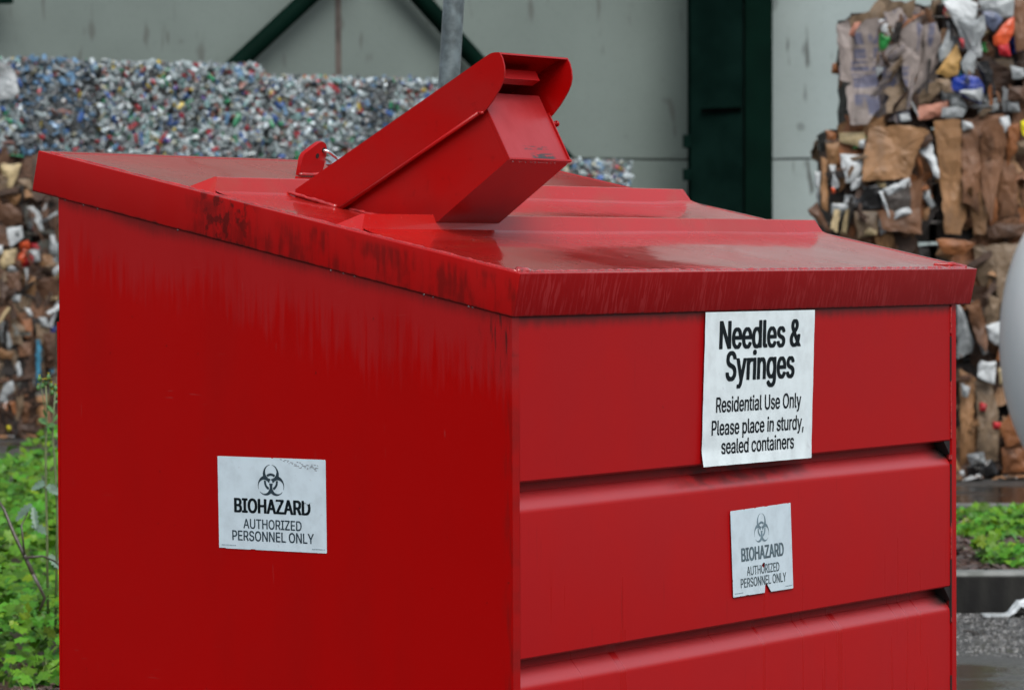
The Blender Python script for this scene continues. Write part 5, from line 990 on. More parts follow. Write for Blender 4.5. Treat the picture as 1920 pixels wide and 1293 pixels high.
# ------------------------------------------------------------------ bales
rb = random.Random(21)
def crumple(nx=5, ny=5, amp=0.06, seed=0, th=0.006):
    """unit sheet (about 1 x 1, in the x-z plane, facing -y) with creases, ragged outline and thickness"""
    r_ = random.Random(seed); V = []; Fc = []
    cr = [(r_.uniform(0, 3.14), r_.uniform(-.5, .5), r_.uniform(-1, 1)) for _ in range(5)]
    rag = [[(r_.uniform(-.07, .07), r_.uniform(-.07, .07)) for _ in range(ny + 1)] for _ in range(nx + 1)]
    for side in (0, 1):
        for i in range(nx + 1):
            for j in range(ny + 1):
                x = i / nx - .5; z = j / ny - .5
                ed = 1.0 if (i in (0, nx) or j in (0, ny)) else 0.4
                x += rag[i][j][0] * ed * 1.3; z += rag[i][j][1] * ed * 1.3
                y = sum(amp * c * abs(x * math.cos(a) + z * math.sin(a) - o_) for a, o_, c in cr) + 0.35 * amp * mnoise.noise(Vector((x * 4, z * 4, seed)))
                y += 0.5 * amp * (x * x + z * z) * 2
                V.append((x, y + (th if side else 0), z))
    N = (nx + 1) * (ny + 1)
    for i in range(nx):
        for j in range(ny):
            a = i * (ny + 1) + j; Fc.append((a, a + ny + 1, a + ny + 2, a + 1)); Fc.append((N + a, N + a + 1, N + a + ny + 2, N + a + ny + 1))
    bd_ = [i * (ny + 1) for i in range(nx + 1)] + [nx * (ny + 1) + j for j in range(1, ny + 1)] + [i * (ny + 1) + ny for i in range(nx - 1, -1, -1)] + [j for j in range(ny - 1, 0, -1)]
    for k in range(len(bd_)): a, b = bd_[k], bd_[(k + 1) % len(bd_)]; Fc.append((a, N + a, N + b, b))
    return V, Fc
SH = []
for k in range(12):
    V, Fc = crumple(5, 5, 0.16 + 0.03 * (k % 4), k); me = bpy.data.meshes.new('sheet'); me.from_pydata(V, [], Fc); me.materials.append(None)
    SH.append(me)
def cb_mat(name, c, corr=0.0, rough=0.6, pr_=None, coat=0.15):
    s = NT(name, rough=rough, coat=coat, coat_r=0.3, spec=0.35)
    k = s.mix(s.step(s.noise((1, 1, 1), 3.5, 5), 0.3, 0.75), c, tuple(v * 0.62 for v in c[:3]) + (1,))
    k = s.mix(s.M('MULTIPLY', s.step(s.noise((1, 1, 1), 14, 5), 0.5, 0.8), 0.4), k, tuple(v * 0.45 for v in c[:3]) + (1,))
    k = s.mix(s.M('MULTIPLY', s.step(s.noise((2.5, 2.5, 1.2), 2.2, 4), 0.52, 0.68), 0.62), k, tuple(v * 0.30 for v in c[:3]) + (1,))
    fl = s.noise((60, 60, 1.5), 1.0, 2)
    s.bump(s.M('ADD', s.M('MULTIPLY', s.noise((1, 1, 1), 16, 5), 1.0), s.M('MULTIPLY', fl, 0.25)), 0.5, 0.015)
    if pr_:
        m = s.M('MULTIPLY', s.step(s.noise((9, 9, 2.2), 1.0, 1), 0.56, 0.60), s.step(s.noise((1, 1, 22), 1.6, 2), 0.42, 0.5))
        k = s.mix(s.M('MULTIPLY', m, 0.7), k, pr_)
    s.base(k); return s.m
CARD = [cb_mat('cardboard_tan', alb(140, 104, 70)), cb_mat('cardboard_brown', alb(112, 78, 54)), cb_mat('cardboard_orange', alb(134, 84, 48)), cb_mat('cardboard_dark', alb(66, 47, 35)), cb_mat('cardboard_dull', alb(116, 98, 78)), cb_mat('cardboard_wet', alb(86, 60, 43))]
GREY = cb_mat('grey_printed_board', alb(135, 125, 120), pr_=(0.045, 0.06, 0.13, 1))
WHT = cb_mat('white_paper', alb(190, 196, 198), rough=0.5); OFFW = cb_mat('cream_paper', alb(176, 158, 120)); LGR = cb_mat('grey_film', alb(150, 156, 158), rough=0.3, coat=0.4)
BLK = cb_mat('black_film', (0.012, 0.012, 0.013, 1), rough=0.25, coat=0.5); BLU = cb_mat('blue_plastic', alb(25, 55, 150), rough=0.25, coat=0.5); ORG = cb_mat('orange_plastic', alb(200, 80, 40), rough=0.3, coat=0.4)
REDP = cb_mat('red_plastic', alb(170, 30, 40), rough=0.3, coat=0.4); GRN = cb_mat('green_print', alb(50, 140, 70), rough=0.3, coat=0.3); PNK = cb_mat('pink_board', alb(175, 120, 100)); YEL = cb_mat('yellow_plastic', alb(215, 205, 40), rough=0.3)
LGD = cb_mat('dull_grey_film', alb(92, 92, 86), rough=.4)
TEAL = cb_mat('sky_blue_board', alb(60, 130, 160)); DKB = cb_mat('dark_core', alb(30, 23, 19)); M_wire = simple('baling_wire', (0.20, 0.19, 0.18, 1), 0.4, 0.2, 30, metal=0.6)
def piece(nm, par, me, loc, eul, scl, mat):
    o = bpy.data.objects.new(nm, me); col.objects.link(o); o.parent = par; o.location = loc; o.rotation_euler = eul; o.scale = scl
    o.material_slots[0].link = 'OBJECT'; o.material_slots[0].material = mat; return o
def core(par, w, dp, h, seed, mat, amp=0.03, name='packed_core'):
    V = []; Fc = []; idx = {}
    def vv(p):
        k = tuple(round(c, 4) for c in p)
        if k not in idx:
            n3 = mnoise.noise_vector(Vector(p) * 7 + Vector((seed, seed * 2, 0))) * amp; idx[k] = len(V)
            V.append((p[0] * 0.96 + w * .02 + n3.x, p[1] * 0.96 + dp * .02 + n3.y, max(0.0, p[2] * 0.97 + h * .01 + n3.z)))
        return idx[k]
    nx, ny, nz = max(4, int(w / .09)), max(4, int(dp / .12)), max(4, int(h / .09))
    def grid(f, n, m):
        for i in range(n):
            for j in range(m): Fc.append((vv(f(i, j)), vv(f(i + 1, j)), vv(f(i + 1, j + 1)), vv(f(i, j + 1))))
    grid(lambda i, j: (w * i / nx, 0, h * j / nz), nx, nz); grid(lambda i, j: (w * (nx - i) / nx, dp, h * j / nz), nx, nz)
    grid(lambda i, j: (0, dp * (ny - i) / ny, h * j / nz), ny, nz); grid(lambda i, j: (w, dp * i / ny, h * j / nz), ny, nz)
    grid(lambda i, j: (w * i / nx, dp * j / ny, h), nx, ny); grid(lambda i, j: (w * i / nx, dp * (ny - j) / ny, 0), nx, ny)
    return mesh_obj(name, V, Fc, mat, par)
CORES = {}
def cardboard_bale(org, ang, w, dp, h, label, group, seed, n=70, pal=None, left=True, light=0.10):
    t = empty('cardboard_bale', org, ang); tag(t, label, 'bale', group)
    core(t, w, dp, h, seed, DKB)  # core coloured dark to stand for the shade between the sheets
    r_ = random.Random(seed)
    pal = pal or CARD
    for k in range(n):
        rnd_ = r_.random()
        face = 'F' if rnd_ < 0.70 else ('L' if rnd_ < 0.84 else 'T')
        sw, sh = r_.uniform(0.10, 0.30), r_.uniform(0.12, 0.40) * (0.9 if h > .5 else .6)
        nm, mt = 'cardboard_sheet', r_.choice(pal + [CARD[3]])
        q = r_.random()
        if q < light: nm, mt, sw, sh = 'paper_scrap', r_.choice((WHT, LGR, OFFW, WHT)), r_.uniform(.05, .15), r_.uniform(.05, .18)
        elif q < light * 1.35: nm, mt, sw, sh = 'plastic_scrap', r_.choice((BLU, REDP, BLK, ORG, GRN, TEAL)), r_.uniform(.04, .10), r_.uniform(.05, .12)
        me = r_.choice(SH)
        jx, jz = r_.gauss(0, 0.16), r_.gauss(0, 0.16)
        if face == 'F': loc = (r_.uniform(0.5 * sw + .01, w - .5 * sw - .01), -0.012 - r_.uniform(0, .035), r_.uniform(0.06, h - .06)); e = (jx, r_.gauss(0, .22), jz)
        elif face == 'L':
            sw = min(sw, .16); jx *= .5; jz *= .6
            if r_.random() < .5: loc = (-0.012 - r_.uniform(0, .02), r_.uniform(.08, dp * .7), r_.uniform(.08, h - .08)); e = (jx, r_.gauss(0, .3), -math.pi / 2 + jz)
            else: loc = (w + 0.004 + r_.uniform(0, .012), r_.uniform(.08, dp * .7), r_.uniform(.08, h - .08)); e = (jx, r_.gauss(0, .3), math.pi / 2 + jz)
        else: loc = (r_.uniform(.05, w - .05), r_.uniform(.03, dp * .8), h - 0.015 + r_.uniform(-.015, .01)); e = (-math.pi / 2 + jx * .3, 0, r_.uniform(0, 3.14)); sh = min(sh, .2); sw = min(sw, .2)
        piece(nm, t, me, loc, e, (sw, 0.25, sh), mt)
    for k in range(int(n * 0.45) if n > 30 else 0):      # narrow edges and strips squeezed out between the sheets
        me = r_.choice(SH); q = r_.random(); mt = r_.choice((WHT, LGR, OFFW)) if q < light * .8 else r_.choice(pal + [CARD[3], CARD[5], DKB])
        a_ = r_.uniform(.018, .05); b2_ = r_.uniform(.07, .24)
        piece('cardboard_strip', t, me, (r_.uniform(0.02, w - .02), -r_.uniform(.07, .15), r_.uniform(.06, h - .06)), (r_.gauss(0, .3), r_.choice((0, 0, .8, 1.5)) + r_.gauss(0, .35), r_.gauss(0, .5)), (a_, 0.12, b2_), mt)
    for k in range(3):      # wires round the bale
        z = h * (k + .5) / 3 + r_.uniform(-.03, .03); bm = bmesh.new()
        tube(bm, [(-.035, dp * .6, z), (-.035, -.04, z), (w * .5, -0.05, z + .01), (w + .035, -.04, z), (w + .035, dp * .6, z)], 0.0018, 5, False)
        bm_obj('baling_wire', bm, M_wire, t)
    return t
def cut(nm, par, pts, Y, mat, proud=0.05, bul=0.02, seed=0, label=None):
    """one big piece of waste with its own outline (picture points turned to its real place on the bale face Y metres away)"""
    r_ = random.Random(seed + len(pts)); P = [at(u, v, Y) for u, v in pts]; inv = par.matrix_basis.inverted()
    c = sum(P, Vector()) / len(P)
    # subdivide the outline and build two inner rings so that the sheet can buckle
    out = []
    for a, b in zip(P, P[1:] + P[:1]):
        nn = max(1, int((b - a).length / 0.035))
        for k in range(nn):
            p = a.lerp(b, k / nn)
            if k: p += Vector((r_.gauss(0, .004), 0, r_.gauss(0, .004)))
            out.append(p)
    N = len(out); V = []; Fc = []
    ph = r_.uniform(0, 6); fa = r_.uniform(-.5, .5); ln = Vector((math.cos(fa), 0, math.sin(fa)))
    creases = [(r_.uniform(-.6, .6) + (0 if k < 2 else 1.5), r_.uniform(-.12, .12), r_.uniform(-.28, .28)) for k in range(6)]
    def dep(p, f):
        d_ = p - c
        y = -proud - bul * (1 - f) + 0.014 * mnoise.noise(Vector((p.x * 7, p.z * 7, seed))) + 0.008 * mnoise.noise(Vector((p.x * 26, p.z * 26, seed)))
        for an, of, am in creases: y += am * abs(d_.x * math.cos(an) + d_.z * math.sin(an) - of) * 0.55
        return y + 0.004 * f ** 6
    FR = (1.0, 0.86, 0.70, 0.52, 0.34, 0.16); NR = len(FR)
    for side in (0, 1):
        for f in FR:
            for p in out: q = c.lerp(p, f); V.append(inv @ Vector((q.x, q.y + dep(q, f) + 0.008 * side, q.z)))
        V.append(inv @ Vector((c.x, c.y + dep(c, 0) + 0.008 * side, c.z)))
    S = NR * N + 1
    for side in (0, 1):
        o_ = S * side
        for ring in range(NR - 1):
            for k in range(N): a, b = o_ + ring * N + k, o_ + ring * N + (k + 1) % N; Fc.append((a, b, b + N, a + N) if not side else (a, a + N, b + N, b))
        for k in range(N): Fc.append((o_ + (NR - 1) * N + k, o_ + (NR - 1) * N + (k + 1) % N, o_ + NR * N))
    for k in range(N): Fc.append((k, k + S, (k + 1) % N + S, (k + 1) % N))
    o = mesh_obj(nm, V, Fc, mat, par)
    if label: o['label'] = label
    return o

# right stack, 24 m away, face square to the view
YR = 24.0
def XR(u): return at(u, 300, YR).x
HB = 0.77
gR = 'cardboard bales stacked at the right'
b_t1 = cardboard_bale((XR(1594), YR, 3 * HB), 0, XR(1758) - XR(1594), 1.0, 0.72, 'topmost bale of grey printed board at the left end of the right stack', gR, 31, 46, [GREY, GREY, CARD[4], CARD[1], GREY], light=.06)
b_t2 = cardboard_bale((XR(1762), YR, 3 * HB), 0, 1.2, 1.4, 0.80, 'topmost bale with white sacks, blue and orange plastic bulging out', gR, 32, 70, CARD + [CARD[3], LGR], light=.28)
b_m1 = cardboard_bale((XR(1554), YR, 2 * HB), 0, XR(1748) - XR(1554), 1.0, HB - .02, 'brown bale with a torn white tray and black film, second from the top', gR, 33, 62, light=.14)
b_m2 = cardboard_bale((XR(1752), YR, 2 * HB), 0, 1.2, 1.4, HB - .02, 'brown bale faced with tall arched cardboard sheets, second from the top', gR, 34, 60, [CARD[1], CARD[0], CARD[2], CARD[5]], light=.03)
b_l1 = cardboard_bale((XR(1560), YR, HB), 0, XR(1748) - XR(1560), 1.0, HB - .02, 'brown bale half hidden behind the dumpster lid, third from the top', gR, 35, 40)
b_l2 = cardboard_bale((XR(1752), YR, HB), 0, 1.2, 1.4, HB - .02, 'brown bale with white paper beside the white tank, third from the top', gR, 36, 56, light=.08)
b_b1 = cardboard_bale((XR(1560), YR, 0), 0, XR(1748) - XR(1560), 1.0, HB - .02, 'lowest brown bale hidden behind the dumpster at the right', gR, 37, 24)
b_b2 = cardboard_bale((XR(1752), YR, 0), 0, 1.2, 1.4, HB - .02, 'lowest brown bale standing on the wet ground below the tank', gR, 38, 56, light=.05)
S_ = 'cardboard_sheet'; Q_ = 'paper_scrap'; Z_ = 'plastic_scrap'
G2 = GREY
for k, (nm, par, pts, mat, pr) in enumerate([
    (S_, b_t1, [(1567, 48), (1588, 38), (1597, 60), (1600, 158), (1572, 152)], G2, .07), (S_, b_t1, [(1600, 60), (1618, 40), (1643, 36), (1640, 140), (1646, 205), (1622, 235), (1590, 236), (1583, 165), (1596, 160)], G2, .10),
    (S_, b_t1, [(1645, 100), (1660, 85), (1680, 60), (1690, 90), (1675, 165), (1658, 170)], G2, .08), (S_, b_t1, [(1682, 62), (1705, 44), (1726, 50), (1722, 120), (1706, 182), (1690, 150)], G2, .10),
    (S_, b_t1, [(1660, 172), (1680, 160), (1704, 190), (1708, 228), (1688, 232), (1672, 205)], G2, .08), (S_, b_t1, [(1728, 50), (1752, 44), (1762, 80), (1742, 140), (1722, 165), (1708, 178), (1724, 110)], G2, .09),
    (S_, b_t1, [(1588, 70), (1600, 44), (1612, 42), (1606, 70)], PNK, .11), (Q_, b_t1, [(1643, 40), (1655, 36), (1678, 62), (1665, 70), (1650, 62)], WHT, .10), (S_, b_t1, [(1646, 62), (1666, 62), (1680, 72), (1666, 100), (1645, 102)], GRN, .09),
    (S_, b_t1, [(1672, 60), (1700, 30), (1730, 26), (1700, 52), (1680, 72)], CARD[2], .06), (Q_, b_t1, [(1682, 216), (1702, 212), (1706, 226), (1686, 230)], WHT, .11), (S_, b_t1, [(1560, 120), (1568, 118), (1576, 140), (1558, 138)], CARD[2], .06),
    (S_, b_t2, [(1718, 182), (1738, 158), (1756, 152), (1760, 172), (1742, 192), (1722, 196)], CARD[4], .12), (S_, b_t2, [(1712, 200), (1775, 190), (1778, 222), (1720, 226)], PNK, .10),
    (Q_, b_t2, [(1764, 8), (1775, 0), (1812, 3), (1828, 10), (1822, 40), (1836, 70), (1838, 108), (1822, 112), (1800, 80), (1785, 48)], WHT, .16), (Q_, b_t2, [(1788, 40), (1812, 44), (1838, 30), (1842, 60), (1818, 92)], LGR, .17),
    (Q_, b_t2, [(1828, 4), (1862, -4), (1896, 2), (1894, 34), (1870, 36), (1850, 30), (1838, 22)], LGR, .15), (Q_, b_t2, [(1835, 26), (1862, 22), (1874, 40), (1858, 62), (1842, 48)], cb_mat('blue_grey_film', alb(105, 115, 140), rough=.3), .17),
    (Z_, b_t2, [(1856, 72), (1874, 50), (1896, 34), (1894, 66), (1880, 90), (1858, 88)], ORG, .15), (Z_, b_t2, [(1864, 88), (1884, 84), (1888, 110), (1868, 106)], REDP, .15),
    (Z_, b_t2, [(1782, 148), (1804, 142), (1830, 148), (1840, 164), (1834, 198), (1808, 186), (1780, 172)], BLU, .16), (Q_, b_t2, [(1792, 174), (1836, 166), (1832, 194), (1814, 188)], WHT, .19),
    (S_, b_t2, [(1750, 140), (1772, 108), (1790, 84), (1798, 112), (1792, 142), (1770, 148)], cb_mat('ochre_board', alb(170, 135, 80)), .13), (S_, b_t2, [(1748, 150), (1776, 150), (1780, 166), (1784, 176), (1766, 176)], CARD[4], .13),
    (Q_, b_t2, [(1797, 120), (1812, 96), (1826, 108), (1822, 140), (1806, 142)], LGR, .15), (Q_, b_t2, [(1760, 120), (1756, 96), (1774, 60), (1786, 56), (1780, 96)], LGR, .12), (Z_, b_t2, [(1791, 76), (1800, 76), (1803, 94), (1796, 94)], REDP, .19),
    (Z_, b_t2, [(1820, 118), (1846, 116), (1856, 140), (1862, 178), (1846, 190), (1836, 150)], BLK, .12), (Q_, b_t2, [(1762, 204), (1790, 200), (1808, 208), (1800, 222), (1760, 222)], LGR, .13), (Q_, b_t2, [(1778, 178), (1800, 184), (1812, 204), (1780, 200)], LGR, .12),
    (Q_, b_t2, [(1890, 124), (1916, 130), (1918, 146), (1894, 150)], LGR, .12), (S_, b_t2, [(1886, 166), (1925, 160), (1925, 196), (1884, 190)], CARD[5], .13), (S_, b_t2, [(1896, 0), (1925, 0), (1925, 90), (1900, 100), (1894, 60)], CARD[1], .12),
    (Q_, b_t2, [(1882, 190), (1905, 192), (1908, 212), (1886, 210)], LGR, .12),
    (S_, b_m1, [(1629, 240), (1680, 236), (1728, 242), (1738, 250), (1716, 286), (1702, 334), (1660, 338), (1612, 340), (1618, 280)], CARD[0], .15), (Q_, b_m1, [(1571, 290), (1616, 292), (1612, 322), (1592, 342), (1582, 344)], WHT, .12), (Q_, b_m1, [(1592, 342), (1612, 316), (1622, 340), (1594, 358)], WHT, .11),
    (Z_, b_m1, [(1598, 388), (1622, 350), (1660, 338), (1684, 340), (1656, 362), (1650, 392), (1610, 396)], BLK, .12), (S_, b_m1, [(1653, 364), (1700, 340), (1704, 396), (1672, 414)], cb_mat('tray_inside', alb(72, 66, 62)), .14),
    (Q_, b_m1, [(1650, 356), (1700, 334), (1703, 350), (1662, 368)], WHT, .17), (Q_, b_m1, [(1643, 360), (1650, 358), (1668, 414), (1664, 418)], WHT, .17), (Q_, b_m1, [(1674, 398), (1700, 386), (1705, 400), (1672, 412)], WHT, .17),
    (S_, b_m1, [(1702, 342), (1724, 336), (1722, 400), (1724, 440), (1650, 430), (1640, 396), (1700, 402)], CARD[1], .12), (S_, b_m1, [(1598, 398), (1645, 396), (1642, 436), (1606, 446)], CARD[4], .12), (Q_, b_m1, [(1602, 424), (1628, 422), (1640, 414), (1640, 440), (1606, 448)], OFFW, .13),
    (Q_, b_m1, [(1556, 382), (1586, 382), (1590, 392), (1568, 412), (1556, 402)], LGR, .12), (Z_, b_m1, [(1568, 416), (1596, 384), (1604, 396), (1584, 440)], BLK, .10), (S_, b_m1, [(1546, 244), (1568, 250), (1568, 270), (1550, 266)], CARD[2], .06), (S_, b_m1, [(1546, 270), (1572, 268), (1570, 308), (1552, 330)], CARD[0], .09),
    (S_, b_m1, [(1538, 294), (1550, 300), (1550, 398), (1538, 390)], CARD[0], .08), (Q_, b_m1, [(1526, 322), (1537, 322), (1536, 390), (1528, 368)], LGR, .06), (S_, b_m1, [(1512, 394), (1530, 378), (1540, 400), (1560, 440), (1530, 420)], CARD[5], .08),
    (Q_, b_m1, [(1572, 250), (1618, 248), (1622, 262), (1606, 276), (1572, 266)], OFFW, .09), (Q_, b_m1, [(1606, 264), (1620, 262), (1618, 280), (1608, 278)], WHT, .12), (Q_, b_m1, [(1552, 310), (1564, 310), (1570, 352), (1558, 356)], LGR, .10), (Z_, b_m1, [(1555, 352), (1562, 352), (1564, 362), (1558, 364)], ORG, .12),
    (Q_, b_m1, [(1718, 282), (1742, 268), (1752, 300), (1756, 336), (1746, 330), (1734, 300)], WHT, .13), (Q_, b_m1, [(1726, 350), (1740, 348), (1742, 368), (1752, 386), (1742, 392), (1728, 372)], LGR, .11), (S_, b_m1, [(1736, 244), (1745, 262), (1730, 280), (1718, 276)], CARD[3], .16),
    (S_, b_m2, [(1746, 228), (1796, 226), (1798, 330), (1808, 400), (1796, 440), (1766, 438), (1758, 340)], CARD[0], .12), (S_, b_m2, [(1798, 250), (1822, 236), (1834, 246), (1834, 350), (1830, 400), (1812, 384), (1798, 380)], CARD[1], .14),
    (S_, b_m2, [(1834, 240), (1856, 224), (1874, 240), (1882, 272), (1876, 310), (1864, 352), (1850, 420), (1834, 360)], CARD[1], .15), (S_, b_m2, [(1814, 384), (1832, 356), (1848, 400), (1842, 440), (1820, 440)], CARD[0], .12), (Q_, b_m2, [(1798, 228), (1816, 232), (1820, 242), (1800, 248)], WHT, .14),
    (S_, b_m2, [(1846, 400), (1864, 360), (1868, 412), (1852, 424)], CARD[2], .13), (S_, b_m2, [(1884, 240), (1904, 232), (1904, 280), (1890, 300), (1882, 330), (1882, 280)], CARD[2], .11), (S_, b_m2, [(1872, 300), (1900, 312), (1906, 402), (1870, 410), (1866, 360)], CARD[1], .11),
    (Q_, b_m2, [(1870, 222), (1888, 218), (1890, 236), (1880, 250), (1872, 240)], WHT, .13), (Z_, b_m2, [(1908, 230), (1925, 222), (1925, 258), (1912, 256)], YEL, .15), (S_, b_m2, [(1900, 268), (1925, 266), (1925, 292), (1902, 290)], CARD[4], .15), (S_, b_m2, [(1842, 418), (1925, 420), (1925, 446), (1850, 446)], CARD[5], .12),
    (S_, b_l2, [(1748, 450), (1780, 448), (1822, 456), (1800, 478), (1762, 474)], CARD[2], .16), (S_, b_l2, [(1760, 462), (1800, 470), (1776, 488), (1750, 478)], CARD[0], .14), (S_, b_l2, [(1822, 462), (1870, 458), (1925, 452), (1925, 500), (1870, 580), (1850, 560), (1830, 520)], CARD[4], .13),
    (Q_, b_l2, [(1790, 566), (1800, 580), (1822, 636), (1818, 660), (1790, 672)], LGR, .14), (S_, b_l2, [(1806, 572), (1830, 560), (1846, 620), (1842, 660), (1826, 640)], CARD[1], .13), (S_, b_l2, [(1846, 550), (1870, 560), (1868, 600), (1850, 630), (1840, 590)], CARD[4], .13),
    (Q_, b_l2, [(1842, 610), (1876, 600), (1880, 640), (1862, 646), (1850, 636)], WHT, .15), (Q_, b_l2, [(1828, 640), (1840, 630), (1848, 660), (1838, 664)], LGR, .15), (S_, b_l2, [(1868, 470), (1925, 480), (1925, 590), (1880, 600), (1862, 540)], CARD[4], .12),
    (Q_, b_b2, [(1832, 674), (1862, 676), (1858, 718), (1826, 704)], WHT, .15), (S_, b_b2, [(1796, 690), (1828, 708), (1822, 760), (1824, 860), (1796, 872)], CARD[0], .12), (S_, b_b2, [(1824, 712), (1856, 718), (1868, 770), (1866, 860), (1830, 870)], CARD[4], .13), (S_, b_b2, [(1870, 800), (1888, 768), (1918, 792), (1916, 826), (1880, 836)], CARD[2], .15),
    (S_, b_b2, [(1872, 838), (1925, 826), (1925, 882), (1874, 884)], CARD[2], .13), (Q_, b_b2, [(1808, 850), (1838, 844), (1842, 866), (1816, 872)], LGR, .15), (Z_, b_b2, [(1808, 872), (1860, 856), (1866, 886), (1812, 896)], BLK, .12), (Q_, b_b2, [(1796, 716), (1814, 724), (1808, 744), (1798, 740)], LGR, .15),
    (Z_, b_b2, [(1832, 752), (1846, 756), (1842, 770), (1832, 768)], REDP, .16), (Z_, b_b2, [(1856, 788), (1872, 790), (1868, 802), (1856, 802)], REDP, .16), (Q_, b_b2, [(1866, 690), (1880, 684), (1884, 716), (1868, 720)], OFFW, .14), (Q_, b_b2, [(1794, 880), (1802, 878), (1804, 892), (1794, 894)], WHT, .14),
    ]):
    cut(nm, par, pts, YR, mat, proud=pr, seed=k)

# left row: angled, bottle bales on top of three layers of cardboard bales
aB = R(25.5); e1 = Vector((math.cos(aB), math.sin(aB), 0)); OB = Vector(((505 - 960) / F * 31.0, 31.0, 0))
def ob(s, z): p = OB + e1 * s; return (p.x, p.y, z)
HC = 0.762
gL = 'cardboard bales under the bottle bales'
names_l = ['lowest cardboard bale at the far left above the wet ground', 'middle cardboard bale at the far left', 'uppermost cardboard bale at the far left with white and orange packaging, under the bottle bales']
LB = []
for k in range(3): LB.append(cardboard_bale(ob(-3.04, HC * k), aB, 1.52, 1.2, HC - .012, names_l[k], gL, 50 + k, 150, [CARD[1], CARD[3], CARD[3], CARD[4], CARD[5], CARD[5], DKB, LGD], light=.10))
def copy_tree(o, parent=None):
    c = o.copy(); col.objects.link(c); c.parent = parent
    for ch in list(o.children): copy_tree(ch, c)
    return c
for c_i, s in enumerate((-1.5, 0.04, 1.9)):
    for k in range(2 if s > 1.5 else 3):
        o = cardboard_bale(ob(s, HC * k), aB, 1.46, 1.2, HC - .012, ['lowest', 'middle', 'uppermost'][k] + ' cardboard bale in the ' + ['second', 'third', 'last'][c_i] + ' column hidden behind the dumpster', gL, 60 + c_i * 3 + k, 14)
def onrow(u, v):
    k = (u - 960) / F; s = (k * OB.y - OB.x) / (e1.x - k * e1.y); return s, OB.y + e1.y * s
def cutL(nm, par, pts, mat, proud, seed, label=None):
    u = sum(p[0] for p in pts) / len(pts); s, Y = onrow(u, 0); return cut(nm, par, pts, Y, mat, proud, 0.02, seed, label)
for k, (par, nm, pts, mat) in enumerate([
    (LB[2], S_, [(0, 306), (44, 308), (36, 330), (24, 356), (16, 352), (8, 325)], OFFW), (LB[2], S_, [(34, 336), (60, 336), (64, 356), (34, 356)], CARD[4]), (LB[2], S_, [(16, 372), (56, 355), (66, 368), (30, 386)], CARD[0]),
    (LB[2], S_, [(0, 384), (24, 382), (46, 404), (44, 420), (20, 426), (0, 414)], CARD[5]), (LB[2], Q_, [(36, 390), (64, 386), (76, 398), (84, 430), (80, 444), (66, 432), (56, 430), (50, 410)], LGR), (LB[2], Z_, [(62, 424), (76, 424), (74, 434), (64, 434)], REDP),
    (LB[2], Q_, [(6, 428), (44, 424), (46, 444), (24, 464), (8, 452)], WHT), (LB[2], Z_, [(38, 456), (56, 450), (58, 468), (40, 468)], ORG), (LB[2], Z_, [(28, 488), (48, 466), (58, 474), (46, 494), (30, 498)], ORG), (LB[2], Z_, [(58, 456), (72, 456), (78, 468), (60, 470)], REDP),
    (LB[2], Z_, [(38, 498), (56, 474), (66, 482), (64, 494), (44, 502)], REDP), (LB[2], Q_, [(58, 468), (76, 468), (78, 490), (66, 492)], LGR), (LB[2], Q_, [(10, 470), (34, 466), (30, 494), (10, 506), (2, 492)], OFFW), (LB[2], Q_, [(18, 498), (40, 500), (34, 510), (18, 508)], WHT),
    (LB[2], S_, [(78, 474), (100, 478), (104, 500), (84, 508), (72, 496)], CARD[0]), (LB[2], Q_, [(96, 440), (112, 440), (112, 480), (98, 476)], LGR), (LB[2], Q_, [(96, 482), (112, 480), (112, 500), (98, 500)], LGR), (LB[2], Q_, [(0, 460), (8, 460), (8, 474), (0, 478)], WHT),
    (LB[1], S_, [(16, 512), (42, 508), (40, 546), (20, 540)], CARD[5]), (LB[1], S_, [(0, 520), (20, 540), (10, 570), (0, 566)], CARD[3]), (LB[1], S_, [(44, 512), (70, 520), (66, 560), (46, 552)], CARD[0]), (LB[1], Q_, [(24, 548), (42, 552), (40, 566), (26, 564)], LGR), (LB[1], S_, [(72, 524), (110, 520), (110, 566), (80, 562)], CARD[5]),
    (LB[1], Q_, [(46, 574), (58, 578), (64, 592), (56, 592)], WHT), (LB[1], Q_, [(74, 594), (90, 594), (92, 612), (80, 612)], LGR), (LB[1], Q_, [(0, 600), (12, 602), (26, 646), (20, 654), (6, 640), (0, 624)], LGR), (LB[1], S_, [(44, 598), (60, 596), (64, 628), (54, 634), (44, 626)], CARD[2]),
    (LB[1], Z_, [(70, 618), (78, 618), (78, 632), (70, 632)], REDP), (LB[1], S_, [(72, 636), (80, 636), (80, 700), (72, 700)], TEAL), (LB[1], S_, [(82, 624), (110, 622), (108, 686), (88, 690)], CARD[5]), (LB[1], S_, [(0, 652), (30, 660), (24, 674), (0, 670)], CARD[0]), (LB[1], Q_, [(28, 676), (40, 678), (44, 702), (36, 706)], LGR),
    (LB[1], S_, [(36, 640), (60, 640), (62, 664), (40, 668)], CARD[1]),
    (LB[0], Q_, [(0, 724), (26, 712), (30, 730), (18, 748), (0, 756)], LGR), (LB[0], S_, [(0, 756), (30, 752), (32, 776), (0, 784)], CARD[2]), (LB[0], S_, [(34, 740), (46, 736), (48, 760), (36, 788), (26, 792)], CARD[4]), (LB[0], S_, [(46, 750), (62, 756), (56, 790), (44, 794)], CARD[1]), (LB[0], S_, [(96, 688), (104, 688), (104, 710), (96, 710)], TEAL),
    (LB[0], S_, [(70, 700), (80, 700), (80, 722), (72, 722)], TEAL), (LB[0], S_, [(70, 742), (92, 738), (96, 800), (70, 800)], CARD[0]), (LB[0], Z_, [(15, 796), (26, 796), (28, 806), (18, 808)], YEL), (LB[0], S_, [(26, 796), (76, 794), (90, 812), (30, 812)], CARD[3]), (LB[0], Q_, [(64, 700), (70, 700), (68, 726), (62, 726)], LGR)]):
